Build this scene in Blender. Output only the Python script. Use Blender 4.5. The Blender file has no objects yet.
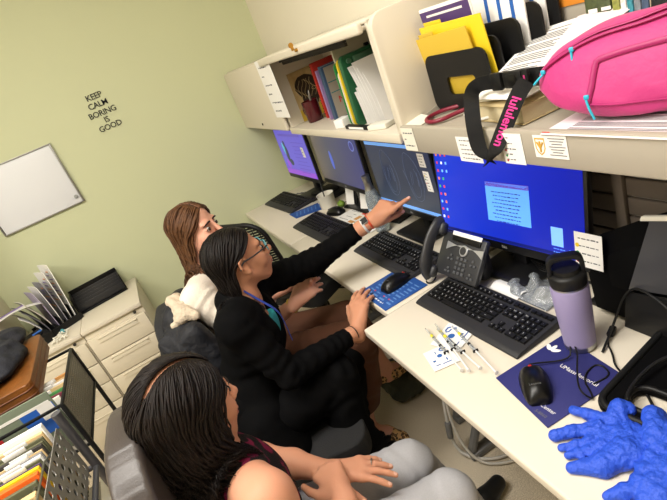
import bpy, bmesh, math, random
import numpy as np
from mathutils import Vector, Matrix, Euler
random.seed(7)
PI = math.pi
SC = bpy.context.scene
COL = SC.collection
V = Vector

# ------------------------------------------------------------------ materials
def lin(c):
    c = c / 255.0
    return c / 12.92 if c <= 0.04045 else ((c + 0.055) / 1.055) ** 2.4
def rgb(c):
    return (lin(c[0]), lin(c[1]), lin(c[2]), 1.0)
MATS = {}
def mat(name, col, rough=0.5, metal=0.0, bump=None, vary=None, spec=0.5, alpha=None, emit=0.0, sheen=0.0, stretch=None, trans=0.0, sss=0.0):
    """bump=(scale,strength)  vary=(scale,colour2,contrast)"""
    if name in MATS:
        return MATS[name]
    m = bpy.data.materials.new(name); m.use_nodes = True
    nt = m.node_tree; b = nt.nodes['Principled BSDF']
    b.inputs['Base Color'].default_value = rgb(col)
    b.inputs['Roughness'].default_value = rough
    b.inputs['Metallic'].default_value = metal
    b.inputs['Specular IOR Level'].default_value = spec
    if sheen: b.inputs['Sheen Weight'].default_value = sheen
    if trans:
        b.inputs['Transmission Weight'].default_value = trans
    if sss:
        b.inputs['Subsurface Weight'].default_value = sss
        b.inputs['Subsurface Radius'].default_value = (0.012, 0.005, 0.003)
        b.inputs['Subsurface Scale'].default_value = 0.5
    if alpha is not None:
        b.inputs['Alpha'].default_value = alpha
    if emit:
        b.inputs['Emission Color'].default_value = rgb(col)
        b.inputs['Emission Strength'].default_value = emit
    tc = None
    def coord():
        nonlocal tc
        if tc is None:
            t = nt.nodes.new('ShaderNodeTexCoord'); tc = t.outputs['Object']
            if stretch:
                mp = nt.nodes.new('ShaderNodeMapping'); mp.inputs['Scale'].default_value = stretch
                nt.links.new(tc, mp.inputs['Vector']); tc = mp.outputs['Vector']
        return tc
    if bump:
        n = nt.nodes.new('ShaderNodeTexNoise'); n.inputs['Scale'].default_value = bump[0]; n.inputs['Detail'].default_value = 5
        bp = nt.nodes.new('ShaderNodeBump'); bp.inputs['Strength'].default_value = bump[1]; bp.inputs['Distance'].default_value = 0.01 if len(bump) < 3 else bump[2]
        nt.links.new(coord(), n.inputs['Vector']); nt.links.new(n.outputs['Fac'], bp.inputs['Height'])
        nt.links.new(bp.outputs['Normal'], b.inputs['Normal'])
    if vary:
        n = nt.nodes.new('ShaderNodeTexNoise'); n.inputs['Scale'].default_value = vary[0]; n.inputs['Detail'].default_value = 4
        r = nt.nodes.new('ShaderNodeValToRGB'); w = vary[2] if len(vary) > 2 else 0.25
        cen = vary[3] if len(vary) > 3 else .5
        r.color_ramp.elements[0].position = cen - w; r.color_ramp.elements[0].color = rgb(col)
        r.color_ramp.elements[1].position = cen + w; r.color_ramp.elements[1].color = rgb(vary[1])
        nt.links.new(coord(), n.inputs['Vector']); nt.links.new(n.outputs['Fac'], r.inputs['Fac'])
        nt.links.new(r.outputs['Color'], b.inputs['Base Color'])
    MATS[name] = m
    return m
def mat_screen(name, stops, axis='x', strength=1.0):
    """what a lit screen shows: a colour ramp across its own width or height"""
    m = bpy.data.materials.new(name); m.use_nodes = True; nt = m.node_tree
    b = nt.nodes['Principled BSDF']; b.inputs['Base Color'].default_value = (0.01, 0.01, 0.012, 1); b.inputs['Roughness'].default_value = 0.28
    t = nt.nodes.new('ShaderNodeTexCoord'); s = nt.nodes.new('ShaderNodeSeparateXYZ'); r = nt.nodes.new('ShaderNodeValToRGB')
    nt.links.new(t.outputs['Generated'], s.inputs[0]); nt.links.new(s.outputs['XYZ'.index(axis.upper())], r.inputs['Fac'])
    e = r.color_ramp.elements
    while len(e) < len(stops): e.new(0.5)
    for i, (p, c) in enumerate(stops): e[i].position = p; e[i].color = rgb(c)
    nt.links.new(r.outputs['Color'], b.inputs['Emission Color']); b.inputs['Emission Strength'].default_value = strength
    return m

# ------------------------------------------------------------------ objects
def tag(o, label, cat, group=None, kind=None):
    if label: o['label'] = label
    if cat: o['category'] = cat
    if group: o['group'] = group
    if kind: o['kind'] = kind
    return o
def thing(name, label, cat, loc=(0, 0, 0), rz=0.0, group=None, rot=None):
    o = bpy.data.objects.new(name, None); COL.objects.link(o); o.empty_display_size = 0.05
    o.location = loc; o.rotation_euler = rot if rot is not None else (0, 0, rz)
    return tag(o, label, cat, group)
def copy_tree(o, parent=None):
    c = o.copy(); COL.objects.link(c)
    if parent is not None: c.parent = parent
    for ch in [x for x in bpy.data.objects if x.parent == o]:
        copy_tree(ch, c)
    return c
def link_mesh(name, me, mats, parent=None, smooth=35):
    for m in (mats if isinstance(mats, (list, tuple)) else [mats]): me.materials.append(m)
    if smooth:
        me.polygons.foreach_set('use_smooth', [True] * len(me.polygons))
        if smooth < 180: me.set_sharp_from_angle(angle=math.radians(smooth))
    o = bpy.data.objects.new(name, me); COL.objects.link(o)
    if parent is not None: o.parent = parent
    return o
def frame(o, x, y, z):
    """matrix with origin o and axes x,y,z"""
    x, y, z = V(x).normalized(), V(y).normalized(), V(z).normalized()
    return Matrix(((x.x, y.x, z.x, o[0]), (x.y, y.y, z.y, o[1]), (x.z, y.z, z.z, o[2]), (0, 0, 0, 1)))
def TR(loc, rot=(0, 0, 0)):
    return Matrix.Translation(V(loc)) @ Euler(rot).to_matrix().to_4x4()

class MB:
    def __init__(self): self.bm = bmesh.new()
    def _fin(self, verts, mi, M=None, bev=0.0, seg=2):
        if M is not None: bmesh.ops.transform(self.bm, matrix=M, verts=verts)
        fs = {f for v in verts for f in v.link_faces}
        for f in fs: f.material_index = mi
        if bev > 0:
            es = list({e for v in verts for e in v.link_edges})
            r = bmesh.ops.bevel(self.bm, geom=es, offset=bev, segments=seg, affect='EDGES', profile=0.5, clamp_overlap=True)
            for f in r['faces']: f.material_index = mi
        return self
    def box(self, c, s, rot=None, bev=0.0, mi=0, M=None, seg=2):
        r = bmesh.ops.create_cube(self.bm, size=1.0)['verts']
        T = Matrix.Translation(V(c)) @ (Euler(rot).to_matrix().to_4x4() if rot else Matrix()) @ Matrix.Diagonal((s[0], s[1], s[2], 1))
        if M is not None: T = M @ T
        return self._fin(r, mi, T, bev, seg)
    def cyl(self, a, b, r0, r1=None, seg=16, mi=0, bev=0.0, M=None):
        r1 = r0 if r1 is None else r1
        a, b = V(a), V(b); d = b - a; L = d.length
        vs = bmesh.ops.create_cone(self.bm, cap_ends=True, cap_tris=False, segments=seg, radius1=max(r0, 1e-5), radius2=max(r1, 1e-5), depth=L)['verts']
        q = V((0, 0, 1)).rotation_difference(d.normalized()).to_matrix().to_4x4()
        T = Matrix.Translation((a + b) / 2) @ q
        if M is not None: T = M @ T
        bmesh.ops.transform(self.bm, matrix=T, verts=vs)
        for f in {f for v in vs for f in v.link_faces}: f.material_index = mi
        if bev > 0:
            es = [e for e in {e for v in vs for e in v.link_edges} if any(len(f.verts) > 4 for f in e.link_faces)]
            r = bmesh.ops.bevel(self.bm, geom=es, offset=bev, segments=2, affect='EDGES', profile=0.5, clamp_overlap=True)
            for f in r['faces']: f.material_index = mi
        return self
    def ell(self, c, r, rot=None, mi=0, u=20, v=12, M=None):
        vs = bmesh.ops.create_uvsphere(self.bm, u_segments=u, v_segments=v, radius=1.0)['verts']
        r = (r, r, r) if isinstance(r, (int, float)) else r
        T = Matrix.Translation(V(c)) @ (Euler(rot).to_matrix().to_4x4() if rot else Matrix()) @ Matrix.Diagonal((r[0], r[1], r[2], 1))
        if M is not None: T = M @ T
        return self._fin(vs, mi, T)
    def tube(self, pts, r, seg=8, mi=0, closed=False, M=None, sm=0, flat=None, up=None):
        P = [V(p) for p in pts]
        for _ in range(sm):       # corner cutting keeps the ends
            Q = [] if closed else [P[0]]
            n = len(P)
            for i in range(n if closed else n - 1):
                a, b = P[i], P[(i + 1) % n]
                Q += [a * 0.75 + b * 0.25, a * 0.25 + b * 0.75]
            if not closed: Q.append(P[-1])
            P = Q
        if M is not None: P = [M @ p for p in P]
        n = len(P); R = r if isinstance(r, (list, tuple)) else None
        rings = []; N = None
        for i, p in enumerate(P):
            t = (P[(i + 1) % n] - P[i - 1]) if closed else (P[min(i + 1, n - 1)] - P[max(i - 1, 0)])
            if t.length < 1e-9: t = V((0, 0, 1))
            t.normalize()
            if up is not None: N = V(up)
            if N is None:
                N = V((0, 0, 1)) if abs(t.z) < 0.9 else V((1, 0, 0))
            N = (N - t * N.dot(t))
            if N.length < 1e-6: N = t.orthogonal()
            N.normalize(); B = t.cross(N)
            rr = r if R is None else R[min(int(i / max(n - 1, 1) * (len(R) - 1)), len(R) - 1)] if len(R) != n else R[i]
            fa = (1, 1) if flat is None else flat
            rings.append([self.bm.verts.new(p + (N * math.cos(a) * fa[0] + B * math.sin(a) * fa[1]) * rr) for a in [2 * PI * k / seg for k in range(seg)]])
        for i in range(n if closed else n - 1):
            A, Bq = rings[i], rings[(i + 1) % n]
            for k in range(seg):
                f = self.bm.faces.new((A[k], A[(k + 1) % seg], Bq[(k + 1) % seg], Bq[k])); f.material_index = mi
        if not closed:
            f = self.bm.faces.new(rings[0][::-1]); f.material_index = mi
            f = self.bm.faces.new(rings[-1]); f.material_index = mi
        return self
    def lathe(self, prof, seg=28, mi=0, M=None, caps=True):
        rings = []
        for r, z in prof:
            rings.append([self.bm.verts.new((M @ V((r * math.cos(a), r * math.sin(a), z))) if M is not None else V((r * math.cos(a), r * math.sin(a), z))) for a in [2 * PI * k / seg for k in range(seg)]])
        for i in range(len(rings) - 1):
            for k in range(seg):
                f = self.bm.faces.new((rings[i][k], rings[i][(k + 1) % seg], rings[i + 1][(k + 1) % seg], rings[i + 1][k])); f.material_index = mi
        if caps:
            if prof[0][0] > 1e-4: self.bm.faces.new(rings[0][::-1]).material_index = mi
            if prof[-1][0] > 1e-4: self.bm.faces.new(rings[-1]).material_index = mi
        return self
    def prism(self, poly, z0, z1, M=None, bev=0.0, mi=0, seg=2):
        lo = [self.bm.verts.new((x, y, z0)) for x, y in poly]; hi = [self.bm.verts.new((x, y, z1)) for x, y in poly]
        n = len(poly)
        self.bm.faces.new(lo[::-1]); self.bm.faces.new(hi)
        for i in range(n): self.bm.faces.new((lo[i], lo[(i + 1) % n], hi[(i + 1) % n], hi[i]))
        return self._fin(lo + hi, mi, M, bev, seg)
    def sheet(self, fn, nu, nv, th=0.0006, mi=0, M=None):
        """thin solid sheet from fn(u,v)->point"""
        P = [[V(fn(i / nu, j / nv)) for j in range(nv + 1)] for i in range(nu + 1)]
        if M is not None: P = [[M @ p for p in r] for r in P]
        A = []; B = []
        for i in range(nu + 1):
            ra = []; rb = []
            for j in range(nv + 1):
                du = P[min(i + 1, nu)][j] - P[max(i - 1, 0)][j]; dv = P[i][min(j + 1, nv)] - P[i][max(j - 1, 0)]
                n = du.cross(dv); n = n.normalized() if n.length > 1e-12 else V((0, 0, 1))
                ra.append(self.bm.verts.new(P[i][j] + n * th / 2)); rb.append(self.bm.verts.new(P[i][j] - n * th / 2))
            A.append(ra); B.append(rb)
        def q(*v):
            f = self.bm.faces.new(v); f.material_index = mi
        for i in range(nu):
            for j in range(nv):
                q(A[i][j], A[i + 1][j], A[i + 1][j + 1], A[i][j + 1]); q(B[i][j], B[i][j + 1], B[i + 1][j + 1], B[i + 1][j])
        for i in range(nu):
            q(A[i][0], B[i][0], B[i + 1][0], A[i + 1][0]); q(A[i][nv], A[i + 1][nv], B[i + 1][nv], B[i][nv])
        for j in range(nv):
            q(A[0][j], A[0][j + 1], B[0][j + 1], B[0][j]); q(A[nu][j], B[nu][j], B[nu][j + 1], A[nu][j + 1])
        return self
    def add_mesh(self, me, M, mi=0):
        n0 = len(self.bm.verts); f0 = len(self.bm.faces)
        self.bm.from_mesh(me); self.bm.verts.ensure_lookup_table(); self.bm.faces.ensure_lookup_table()
        bmesh.ops.transform(self.bm, matrix=M, verts=self.bm.verts[n0:])
        for f in self.bm.faces[f0:]: f.material_index = mi
        return self
    def text(self, s, size, M, mi=0, align='CENTER', depth=0.0002, spacing=1.0, bold=0.0):
        cu = bpy.data.curves.new('txt', 'FONT'); cu.body = s; cu.size = size; cu.align_x = align; cu.align_y = 'CENTER'
        cu.extrude = depth; cu.resolution_u = 2; cu.space_character = spacing; cu.offset = bold
        o = bpy.data.objects.new('txt', cu); COL.objects.link(o)
        dg = bpy.context.evaluated_depsgraph_get(); dg.update()
        me = bpy.data.meshes.new_from_object(o.evaluated_get(dg))
        bpy.data.objects.remove(o); bpy.data.curves.remove(cu)
        self.add_mesh(me, M, mi); bpy.data.meshes.remove(me)
        return self
    def plate(self, loops, th, M, mi=0, bev=0.0):
        """flat plate with holes: loops of 2D points, filled even-odd, thickness th"""
        cu = bpy.data.curves.new('pl', 'CURVE'); cu.dimensions = '2D'; cu.fill_mode = 'BOTH'; cu.extrude = th / 2; cu.bevel_depth = bev; cu.bevel_resolution = 1
        for lp in loops:
            sp = cu.splines.new('POLY'); sp.points.add(len(lp) - 1); sp.use_cyclic_u = True
            for p, (x, y) in zip(sp.points, lp): p.co = (x, y, 0, 1)
        o = bpy.data.objects.new('pl', cu); COL.objects.link(o)
        dg = bpy.context.evaluated_depsgraph_get(); dg.update()
        me = bpy.data.meshes.new_from_object(o.evaluated_get(dg))
        bpy.data.objects.remove(o); bpy.data.curves.remove(cu)
        self.add_mesh(me, M, mi); bpy.data.meshes.remove(me)
        return self
    def build(self, name, mats, parent=None, smooth=35):
        bmesh.ops.recalc_face_normals(self.bm, faces=self.bm.faces[:])
        me = bpy.data.meshes.new(name); self.bm.to_mesh(me); self.bm.free()
        return link_mesh(name, me, mats, parent, smooth)
def rrect(x0, y0, x1, y1, r, n=5):
    out = []
    for cx, cy, a0 in ((x1 - r, y1 - r, 0), (x0 + r, y1 - r, 90), (x0 + r, y0 + r, 180), (x1 - r, y0 + r, 270)):
        for k in range(n + 1):
            a = math.radians(a0 + 90 * k / n); out.append((cx + r * math.cos(a), cy + r * math.sin(a)))
    return out
def circ(x, y, r, n=12):
    return [(x + r * math.cos(2 * PI * k / n), y + r * math.sin(2 * PI * k / n)) for k in range(n)]

# ------------------------------------------------------------------ smooth bodies: signed distance grid + surface nets
class SDF:
    def __init__(s, lo, hi, h):
        s.lo = np.array(lo, float); s.h = h
        s.n = np.ceil((np.array(hi, float) - s.lo) / h).astype(int) + 1
        s.D = np.full(tuple(s.n), 0.3, np.float32)
    def _win(s, lo, hi):
        a = np.clip(np.floor((np.array(lo) - s.lo) / s.h).astype(int), 0, s.n); b = np.clip(np.ceil((np.array(hi) - s.lo) / s.h).astype(int) + 1, 0, s.n)
        sl = tuple(slice(i, j) for i, j in zip(a, b))
        g = [(s.lo[k] + s.h * np.arange(a[k], b[k])).astype(np.float32) for k in range(3)]
        return sl, g[0][:, None, None], g[1][None, :, None], g[2][None, None, :]
    def _smin(s, sl, d, k):
        A = s.D[sl]
        if A.size == 0: return
        if k > 0:
            h = np.maximum(k - np.abs(A - d), 0) / k
            s.D[sl] = np.minimum(A, d) - h * h * k * 0.25
        else: s.D[sl] = np.minimum(A, d)
    def _smax(s, sl, d, k):
        A = s.D[sl]
        if A.size == 0: return
        h = np.maximum(k - np.abs(A - d), 0) / max(k, 1e-6)
        s.D[sl] = np.maximum(A, d) + h * h * k * 0.25
    def _cone(s, a, b, ra, rb, m):
        a = np.array(a, float); b = np.array(b, float); R = max(ra, rb) + m
        sl, X, Y, Z = s._win(np.minimum(a, b) - R, np.maximum(a, b) + R)
        ba = b - a; L2 = max(float(ba @ ba), 1e-9)
        px, py, pz = X - a[0], Y - a[1], Z - a[2]
        t = np.clip((px * ba[0] + py * ba[1] + pz * ba[2]) / L2, 0, 1)
        d = np.sqrt((px - t * ba[0]) ** 2 + (py - t * ba[1]) ** 2 + (pz - t * ba[2]) ** 2) - (ra + t * (rb - ra))
        return sl, d, t * math.sqrt(L2)
    def cone(s, a, b, ra, rb=None, k=0.015):
        rb = ra if rb is None else rb
        sl, d, t = s._cone(a, b, ra, rb, 0.05 + k); s._smin(sl, d, k); return s
    def chain(s, pts, rs, k=0.015):
        for i in range(len(pts) - 1): s.cone(pts[i], pts[i + 1], rs[i], rs[i + 1], k)
        return s
    def _ell(s, c, r, ax, m):
        c = np.array(c, float); R = max(r) + m
        sl, X, Y, Z = s._win(c - R, c + R)
        px, py, pz = X - c[0], Y - c[1], Z - c[2]
        if ax is not None:
            q = [px * a[0] + py * a[1] + pz * a[2] for a in ax]
        else: q = [px, py, pz]
        k0 = np.sqrt(sum((q[i] / r[i]) ** 2 for i in range(3))); k1 = np.sqrt(sum((q[i] / r[i] ** 2) ** 2 for i in range(3))) + 1e-6
        return sl, k0 * (k0 - 1) / k1
    def ell(s, c, r, ax=None, k=0.015):
        sl, d = s._ell(c, r, ax, 0.05 + k); s._smin(sl, d, k); return s
    def cut_ell(s, c, r, ax=None, k=0.006):
        sl, d = s._ell(c, r, ax, 0.02); s._smax(sl, -d, k); return s
    def cut_cone(s, a, b, ra, rb, k=0.006):
        sl, d, t = s._cone(a, b, ra, rb, 0.02); s._smax(sl, -d, k); return s
    def cut(s, p, n, rad, k=0.003):
        """remove the side of the plane that n points to, inside a ball"""
        p = np.array(p, float); n = np.array(V(n).normalized()); sl, X, Y, Z = s._win(p - rad, p + rad)
        d = (X - p[0]) * n[0] + (Y - p[1]) * n[1] + (Z - p[2]) * n[2]
        inb = (X - p[0]) ** 2 + (Y - p[1]) ** 2 + (Z - p[2]) ** 2 < rad * rad
        s._smax(sl, np.where(inb, d, -1.0).astype(np.float32), k); return s
    def folds(s, a, b, R, amp, wl, seed=0, skew=1.0):
        """cloth folds running round the bone a-b"""
        rs = np.random.RandomState(seed)
        sl, d, t = s._cone(a, b, R, R, 0.0)
        _, X, Y, Z = s._win(s.lo, s.lo)
        a = np.array(a, float); b = np.array(b, float)
        R_ = max(R, 0); lo = np.minimum(a, b) - R_; hi = np.maximum(a, b) + R_
        sl, X, Y, Z = s._win(lo, hi)
        ph = skew * (np.sin(X * 31 + rs.rand() * 6) + np.sin(Y * 27 + rs.rand() * 6) + np.sin(Z * 35 + rs.rand() * 6))
        w = np.clip(-d / (R * 0.4), 0, 1)
        s.D[sl] += (w * amp * np.sin(t * 2 * PI / wl + ph)).astype(np.float32); return s
    def rough(s, c, R, amp, wl, seed=0):
        rs = np.random.RandomState(seed); c = np.array(c, float); sl, X, Y, Z = s._win(c - R, c + R)
        acc = 0
        for i in range(5):
            k = rs.randn(3); k = k / np.linalg.norm(k) * 2 * PI / (wl * (0.7 + 0.6 * rs.rand()))
            acc = acc + np.sin(X * k[0] + Y * k[1] + Z * k[2] + 1.3 * np.sin((X * k[1] - Y * k[2] + Z * k[0]) * 0.7) + rs.rand() * 6)
        w = np.clip(1.4 - 1.4 * np.sqrt((X - c[0]) ** 2 + (Y - c[1]) ** 2 + (Z - c[2]) ** 2) / R, 0, 1)
        s.D[sl] += (amp * acc * w / 2).astype(np.float32); return s
    def mesh(s, name, smooth_it=1):
        D = s.D; ins = D < 0
        c = np.zeros(tuple(s.n - 1), np.int8)
        for i in (0, 1):
            for j in (0, 1):
                for k in (0, 1):
                    c += ins[i:s.n[0] - 1 + i, j:s.n[1] - 1 + j, k:s.n[2] - 1 + k]
        act = (c > 0) & (c < 8)
        idx = np.argwhere(act); nv = len(idx)
        ids = np.full(act.shape, -1, np.int32); ids[act] = np.arange(nv)
        acc = np.zeros((nv, 3)); cnt = np.zeros(nv)
        corners = [(i, j, k) for i in (0, 1) for j in (0, 1) for k in (0, 1)]
        for p in corners:
            for ax in range(3):
                if p[ax] == 1: continue
                q = list(p); q[ax] = 1
                a = D[idx[:, 0] + p[0], idx[:, 1] + p[1], idx[:, 2] + p[2]]; b = D[idx[:, 0] + q[0], idx[:, 1] + q[1], idx[:, 2] + q[2]]
                m = (a < 0) != (b < 0)
                t = np.where(m, a / np.where(m, a - b, 1), 0)
                pos = np.array(p, float)[None, :].repeat(nv, 0); pos[:, ax] = t
                acc += pos * m[:, None]; cnt += m
        vert = s.lo + s.h * (idx + acc / cnt[:, None])
        quads = []
        for ax in range(3):
            o = [1, 1, 1]; o[ax] = 0
            u, w = [i for i in range(3) if i != ax]
            sl0 = [slice(1, s.n[i] - 1) for i in range(3)]; sl0[ax] = slice(0, s.n[ax] - 1)
            sl1 = list(sl0); sl1[ax] = slice(1, s.n[ax])
            A = ins[tuple(sl0)]; B = ins[tuple(sl1)]
            e = np.argwhere(A != B)
            if len(e) == 0: continue
            flip = A[tuple(e.T)]
            g = e.copy(); g[:, u] += 1; g[:, w] += 1
            def cid(du, dw):
                h = g.copy(); h[:, u] += du; h[:, w] += dw
                return ids[h[:, 0], h[:, 1], h[:, 2]]
            q = np.stack([cid(-1, -1), cid(0, -1), cid(0, 0), cid(-1, 0)], 1)
            if ax == 1: flip = ~flip
            q[~flip] = q[~flip][:, ::-1]
            quads.append(q)
        Q = np.concatenate(quads)
        for _ in range(smooth_it):
            e = np.concatenate([Q[:, [0, 1]], Q[:, [1, 2]], Q[:, [2, 3]], Q[:, [3, 0]]])
            sm = np.zeros_like(vert); n = np.bincount(e[:, 0], minlength=nv) + np.bincount(e[:, 1], minlength=nv)
            for k in range(3):
                sm[:, k] = np.bincount(e[:, 0], vert[e[:, 1], k], nv) + np.bincount(e[:, 1], vert[e[:, 0], k], nv)
            vert = 0.5 * vert + 0.5 * sm / np.maximum(n, 1)[:, None]
        me = bpy.data.meshes.new(name)
        me.vertices.add(nv); me.vertices.foreach_set('co', vert.astype(np.float32).ravel())
        me.loops.add(Q.size); me.loops.foreach_set('vertex_index', Q.astype(np.int32).ravel())
        me.polygons.add(len(Q)); me.polygons.foreach_set('loop_start', np.arange(0, Q.size, 4, dtype=np.int32))
        me.update(calc_edges=True); me.validate()
        s.D = None
        return me, vert, Q
def local(me, root):
    """world-space mesh into the space of its thing"""
    me.transform((Matrix.Translation(root.location) @ root.rotation_euler.to_matrix().to_4x4()).inverted())
def recolour(me, vert, Q, mi, test):
    c = vert[Q].mean(1); m = test(c)
    a = np.zeros(len(Q), np.int32); me.polygons.foreach_get('material_index', a); a[m] = mi; me.polygons.foreach_set('material_index', a)
LAMP = (38, 27, 60)
# ------------------------------------------------------------------ palette
m_green = mat('sage green wall paint', (202, 206, 168), 0.75, bump=(220, 0.08))
m_cream = mat('cream wall paint', (228, 221, 202), 0.75, bump=(220, 0.08))
m_ceil = mat('ceiling tile', (232, 230, 222), 0.9, bump=(160, 0.3))
m_carpet = mat('beige speckled carpet', (230, 217, 194), 0.95, bump=(420, 0.5), vary=(260, (186, 172, 148), 0.14))
m_cab = mat('beige cabinet enamel', (214, 205, 187), 0.45)
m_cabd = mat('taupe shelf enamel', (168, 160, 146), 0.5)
m_top = mat('cream laminate', (217, 208, 191), 0.42, bump=(300, 0.03))
m_edge = mat('cream edge band', (206, 196, 176), 0.5)
m_gap = mat('dark recess', (38, 34, 30), 0.8)
m_steel = mat('brushed steel', (170, 170, 168), 0.35, 1.0)
m_greymetal = mat('grey painted steel', (120, 120, 120), 0.4, 0.3)
m_brass = mat('brass', (186, 140, 66), 0.35, 1.0)
m_blackp = mat('black plastic', (19, 19, 20), 0.45, bump=(700, 0.05), spec=.3)
m_blackg = mat('glossy black plastic', (12, 12, 13), 0.32, spec=.35)
m_key = mat('black keycap plastic', (17, 17, 18), 0.5, spec=.3)
m_kb = mat('keyboard shell plastic', (42, 42, 45), 0.5, spec=.3)
m_legend = mat('white key legend', (205, 205, 205), 0.6)
m_paper = mat('white paper', (238, 236, 232), 0.8)
m_paper2 = mat('off white paper', (226, 222, 208), 0.8)
m_ink = mat('grey print', (95, 95, 100), 0.8)
m_inkb = mat('black print', (28, 28, 30), 0.8)
m_red = mat('red plastic', (190, 40, 32), 0.4)
m_brown = mat('brown slat panel', (116, 104, 92), 0.6, bump=(60, 0.1))

# ------------------------------------------------------------------ the room
def struct(name, mb, m): return tag(mb.build(name, m), None, None, kind='structure')
X0, X1, Y0, Y1, ZC = -3.2, 1.065, -2.6, 3.287, 3.0
struct('floor', MB().box(((X0 + X1) / 2, (Y0 + Y1) / 2, -0.05), (X1 - X0 + .2, Y1 - Y0 + .2, .1)), m_carpet)
struct('ceiling', MB().box(((X0 + X1) / 2, (Y0 + Y1) / 2, ZC + .05), (X1 - X0 + .2, Y1 - Y0 + .2, .1)), m_ceil)
struct('wall_end', MB().box(((X0 + X1) / 2, Y1 + .05, ZC / 2), (X1 - X0 + .2, .1, ZC)), m_green)
struct('wall_right', MB().box((X1 + .05, (Y0 + Y1) / 2, ZC / 2), (.1, Y1 - Y0, ZC)), m_cream)
struct('wall_left', MB().box((X0 - .05, (Y0 + Y1) / 2, ZC / 2), (.1, Y1 - Y0, ZC)), m_cream)
struct('wall_near', MB().box(((X0 + X1) / 2, Y0 - .05, ZC / 2), (X1 - X0 + .2, .1, ZC)), m_cream)
struct('trim_column', MB().box((-1.235, 3.1, ZC / 2), (.41, .37, ZC), bev=.004), m_cream)
m_base = mat('brown vinyl base', (92, 82, 68), 0.6)
struct('baseboard_end', MB().box((.01, Y1 - .004, .05), (2.06, .008, .1), bev=.003), m_base)
struct('baseboard_right', MB().box((X1 - .004, .8, .05), (.008, 4.9, .1), bev=.003), m_base)
# ceiling lamps, out of view; the far left one is added fill
m_diff = mat('lamp diffuser', (255, 246, 228), 0.6, emit=3.0)
for i, (lx, ly, lab) in enumerate(((-.80, 1.10, 'recessed white ceiling light panel over the three seated people'), (-.16, .50, 'recessed white ceiling light panel over the nearest desk and the camera side'), (-2.2, .6, 'unseen white ceiling light panel added at far left to fill the under-desk floor'))):
    t = thing('ceiling_light', lab, 'light', (lx, ly, ZC), group='ceiling light panels')
    fr = MB()
    for sx, sy, w, d in ((-.6, 0, .03, .66), (.6, 0, .03, .66), (0, -.315, 1.2, .03), (0, .315, 1.2, .03)): fr.box((sx, sy, -.012), (w, d, .022), bev=.003)
    fr.build('light_frame', m_cab, t)
    MB().box((0, 0, -.006), (1.17, .6, .008)).build('diffuser', m_diff, t)
    L = bpy.data.lights.new('lamp', 'AREA'); L.shape = 'RECTANGLE'; L.size = 1.1; L.size_y = .55; L.energy = LAMP[i]; L.color = (1.0, .965, .91)
    lo = bpy.data.objects.new('lamp', L); COL.objects.link(lo); lo.location = (lx, ly, ZC - .03)

# words on the wall
for s, c, in (('KEEP', (.0, 0)), ):
    pass
t = thing('wall_decal', 'black lettering on the green wall reading KEEP CALM BORING IS GOOD', 'lettering', (0, 3.284, 1.66))
for s, x, z in (('KEEP', -.011, 1.765), ('CALM', -.012, 1.718), ('BORING', -.011, 1.669), ('IS', -.009, 1.626), ('GOOD', -.009, 1.584)):
    MB().text(s, .046, frame((x, 3.284, z), (1, 0, 0), (0, 0, 1), (0, -1, 0)), depth=.0008, bold=.0003, spacing=.92).build('word_' + s.lower(), m_inkb, t).location = -V(t.location)
# whiteboard
t = thing('whiteboard', 'small white dry erase board hung on the green wall at far left', 'whiteboard', (-.585, 3.285, 1.441))
MB().box((0, -.006, 0), (.45, .010, .355), bev=.002).build('board', mat('whiteboard enamel', (226, 228, 232), 0.25), t)
f = MB(); wd = mat('aluminium rim', (150, 150, 146), 0.4, 0.8)
for c, s in (((0, -.008, .181), (.468, .016, .008)), ((0, -.008, -.181), (.468, .016, .008)), ((.231, -.008, 0), (.008, .016, .37)), ((-.231, -.008, 0), (.008, .016, .37))): f.box(c, s, bev=.002)
f.build('rim', wd, t)
MB().cyl((.205, -.012, -.140), (.205, -.022, -.140), .011, seg=20, bev=.002).build('magnet', mat('magnet', (150, 152, 150), 0.4), t)

# ------------------------------------------------------------------ worktops
def worktop(label, y0, y1, x0, z=.74, yaw=0.0):
    t = thing('desk', label, 'desk', (x0, y0, 0), yaw, group='cream worktops along the wall')
    d = 1.058 - x0
    MB().box((d / 2, (y1 - y0) / 2, z - .016), (d, y1 - y0, .030), bev=.006, seg=3).build('worktop', m_top, t)
    for yy in (.12, y1 - y0 - .06):
        g = MB().box((d * .62, yy, .36), (.05, .04, .70), bev=.006).box((d * .58, yy, .018), (d * .62, .045, .034), bev=.010).tube([(d * .30, yy, .04), (d * .60, yy, .42)], .017, 10)
        g.build('leg', m_greymetal, t)
    MB().box((d - .05, (y1 - y0) / 2, .62), (.02, y1 - y0 - .1, .16), bev=.003).build('back_rail', m_greymetal, t)
    return t
worktop('cream desk top nearest, under the blue screen, phone, syringes and gloves', -.35, 1.330, .385, yaw=0.0)
worktop('cream desk top in the middle, holding the second and third keyboards from the green wall', 1.334, 2.341, .487)
worktop('cream desk top at the far end against the green wall', 2.345, 3.283, .487)
# slatted back panel behind the near desk
t = thing('slat_panel', 'dark slatted tool panel behind the near desk under the grey shelf', 'wall panel', (1.06, .5, .76))
for k in range(9): MB().box((-.008, 0, .03 + k * .056), (.014, 1.68, .050), bev=.004).build('slat', m_brown, t)
for yy in (-.52, .36, .82): MB().box((-.022, yy, .235), (.018, .03, .51), bev=.004).build('upright', m_brown, t)

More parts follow.
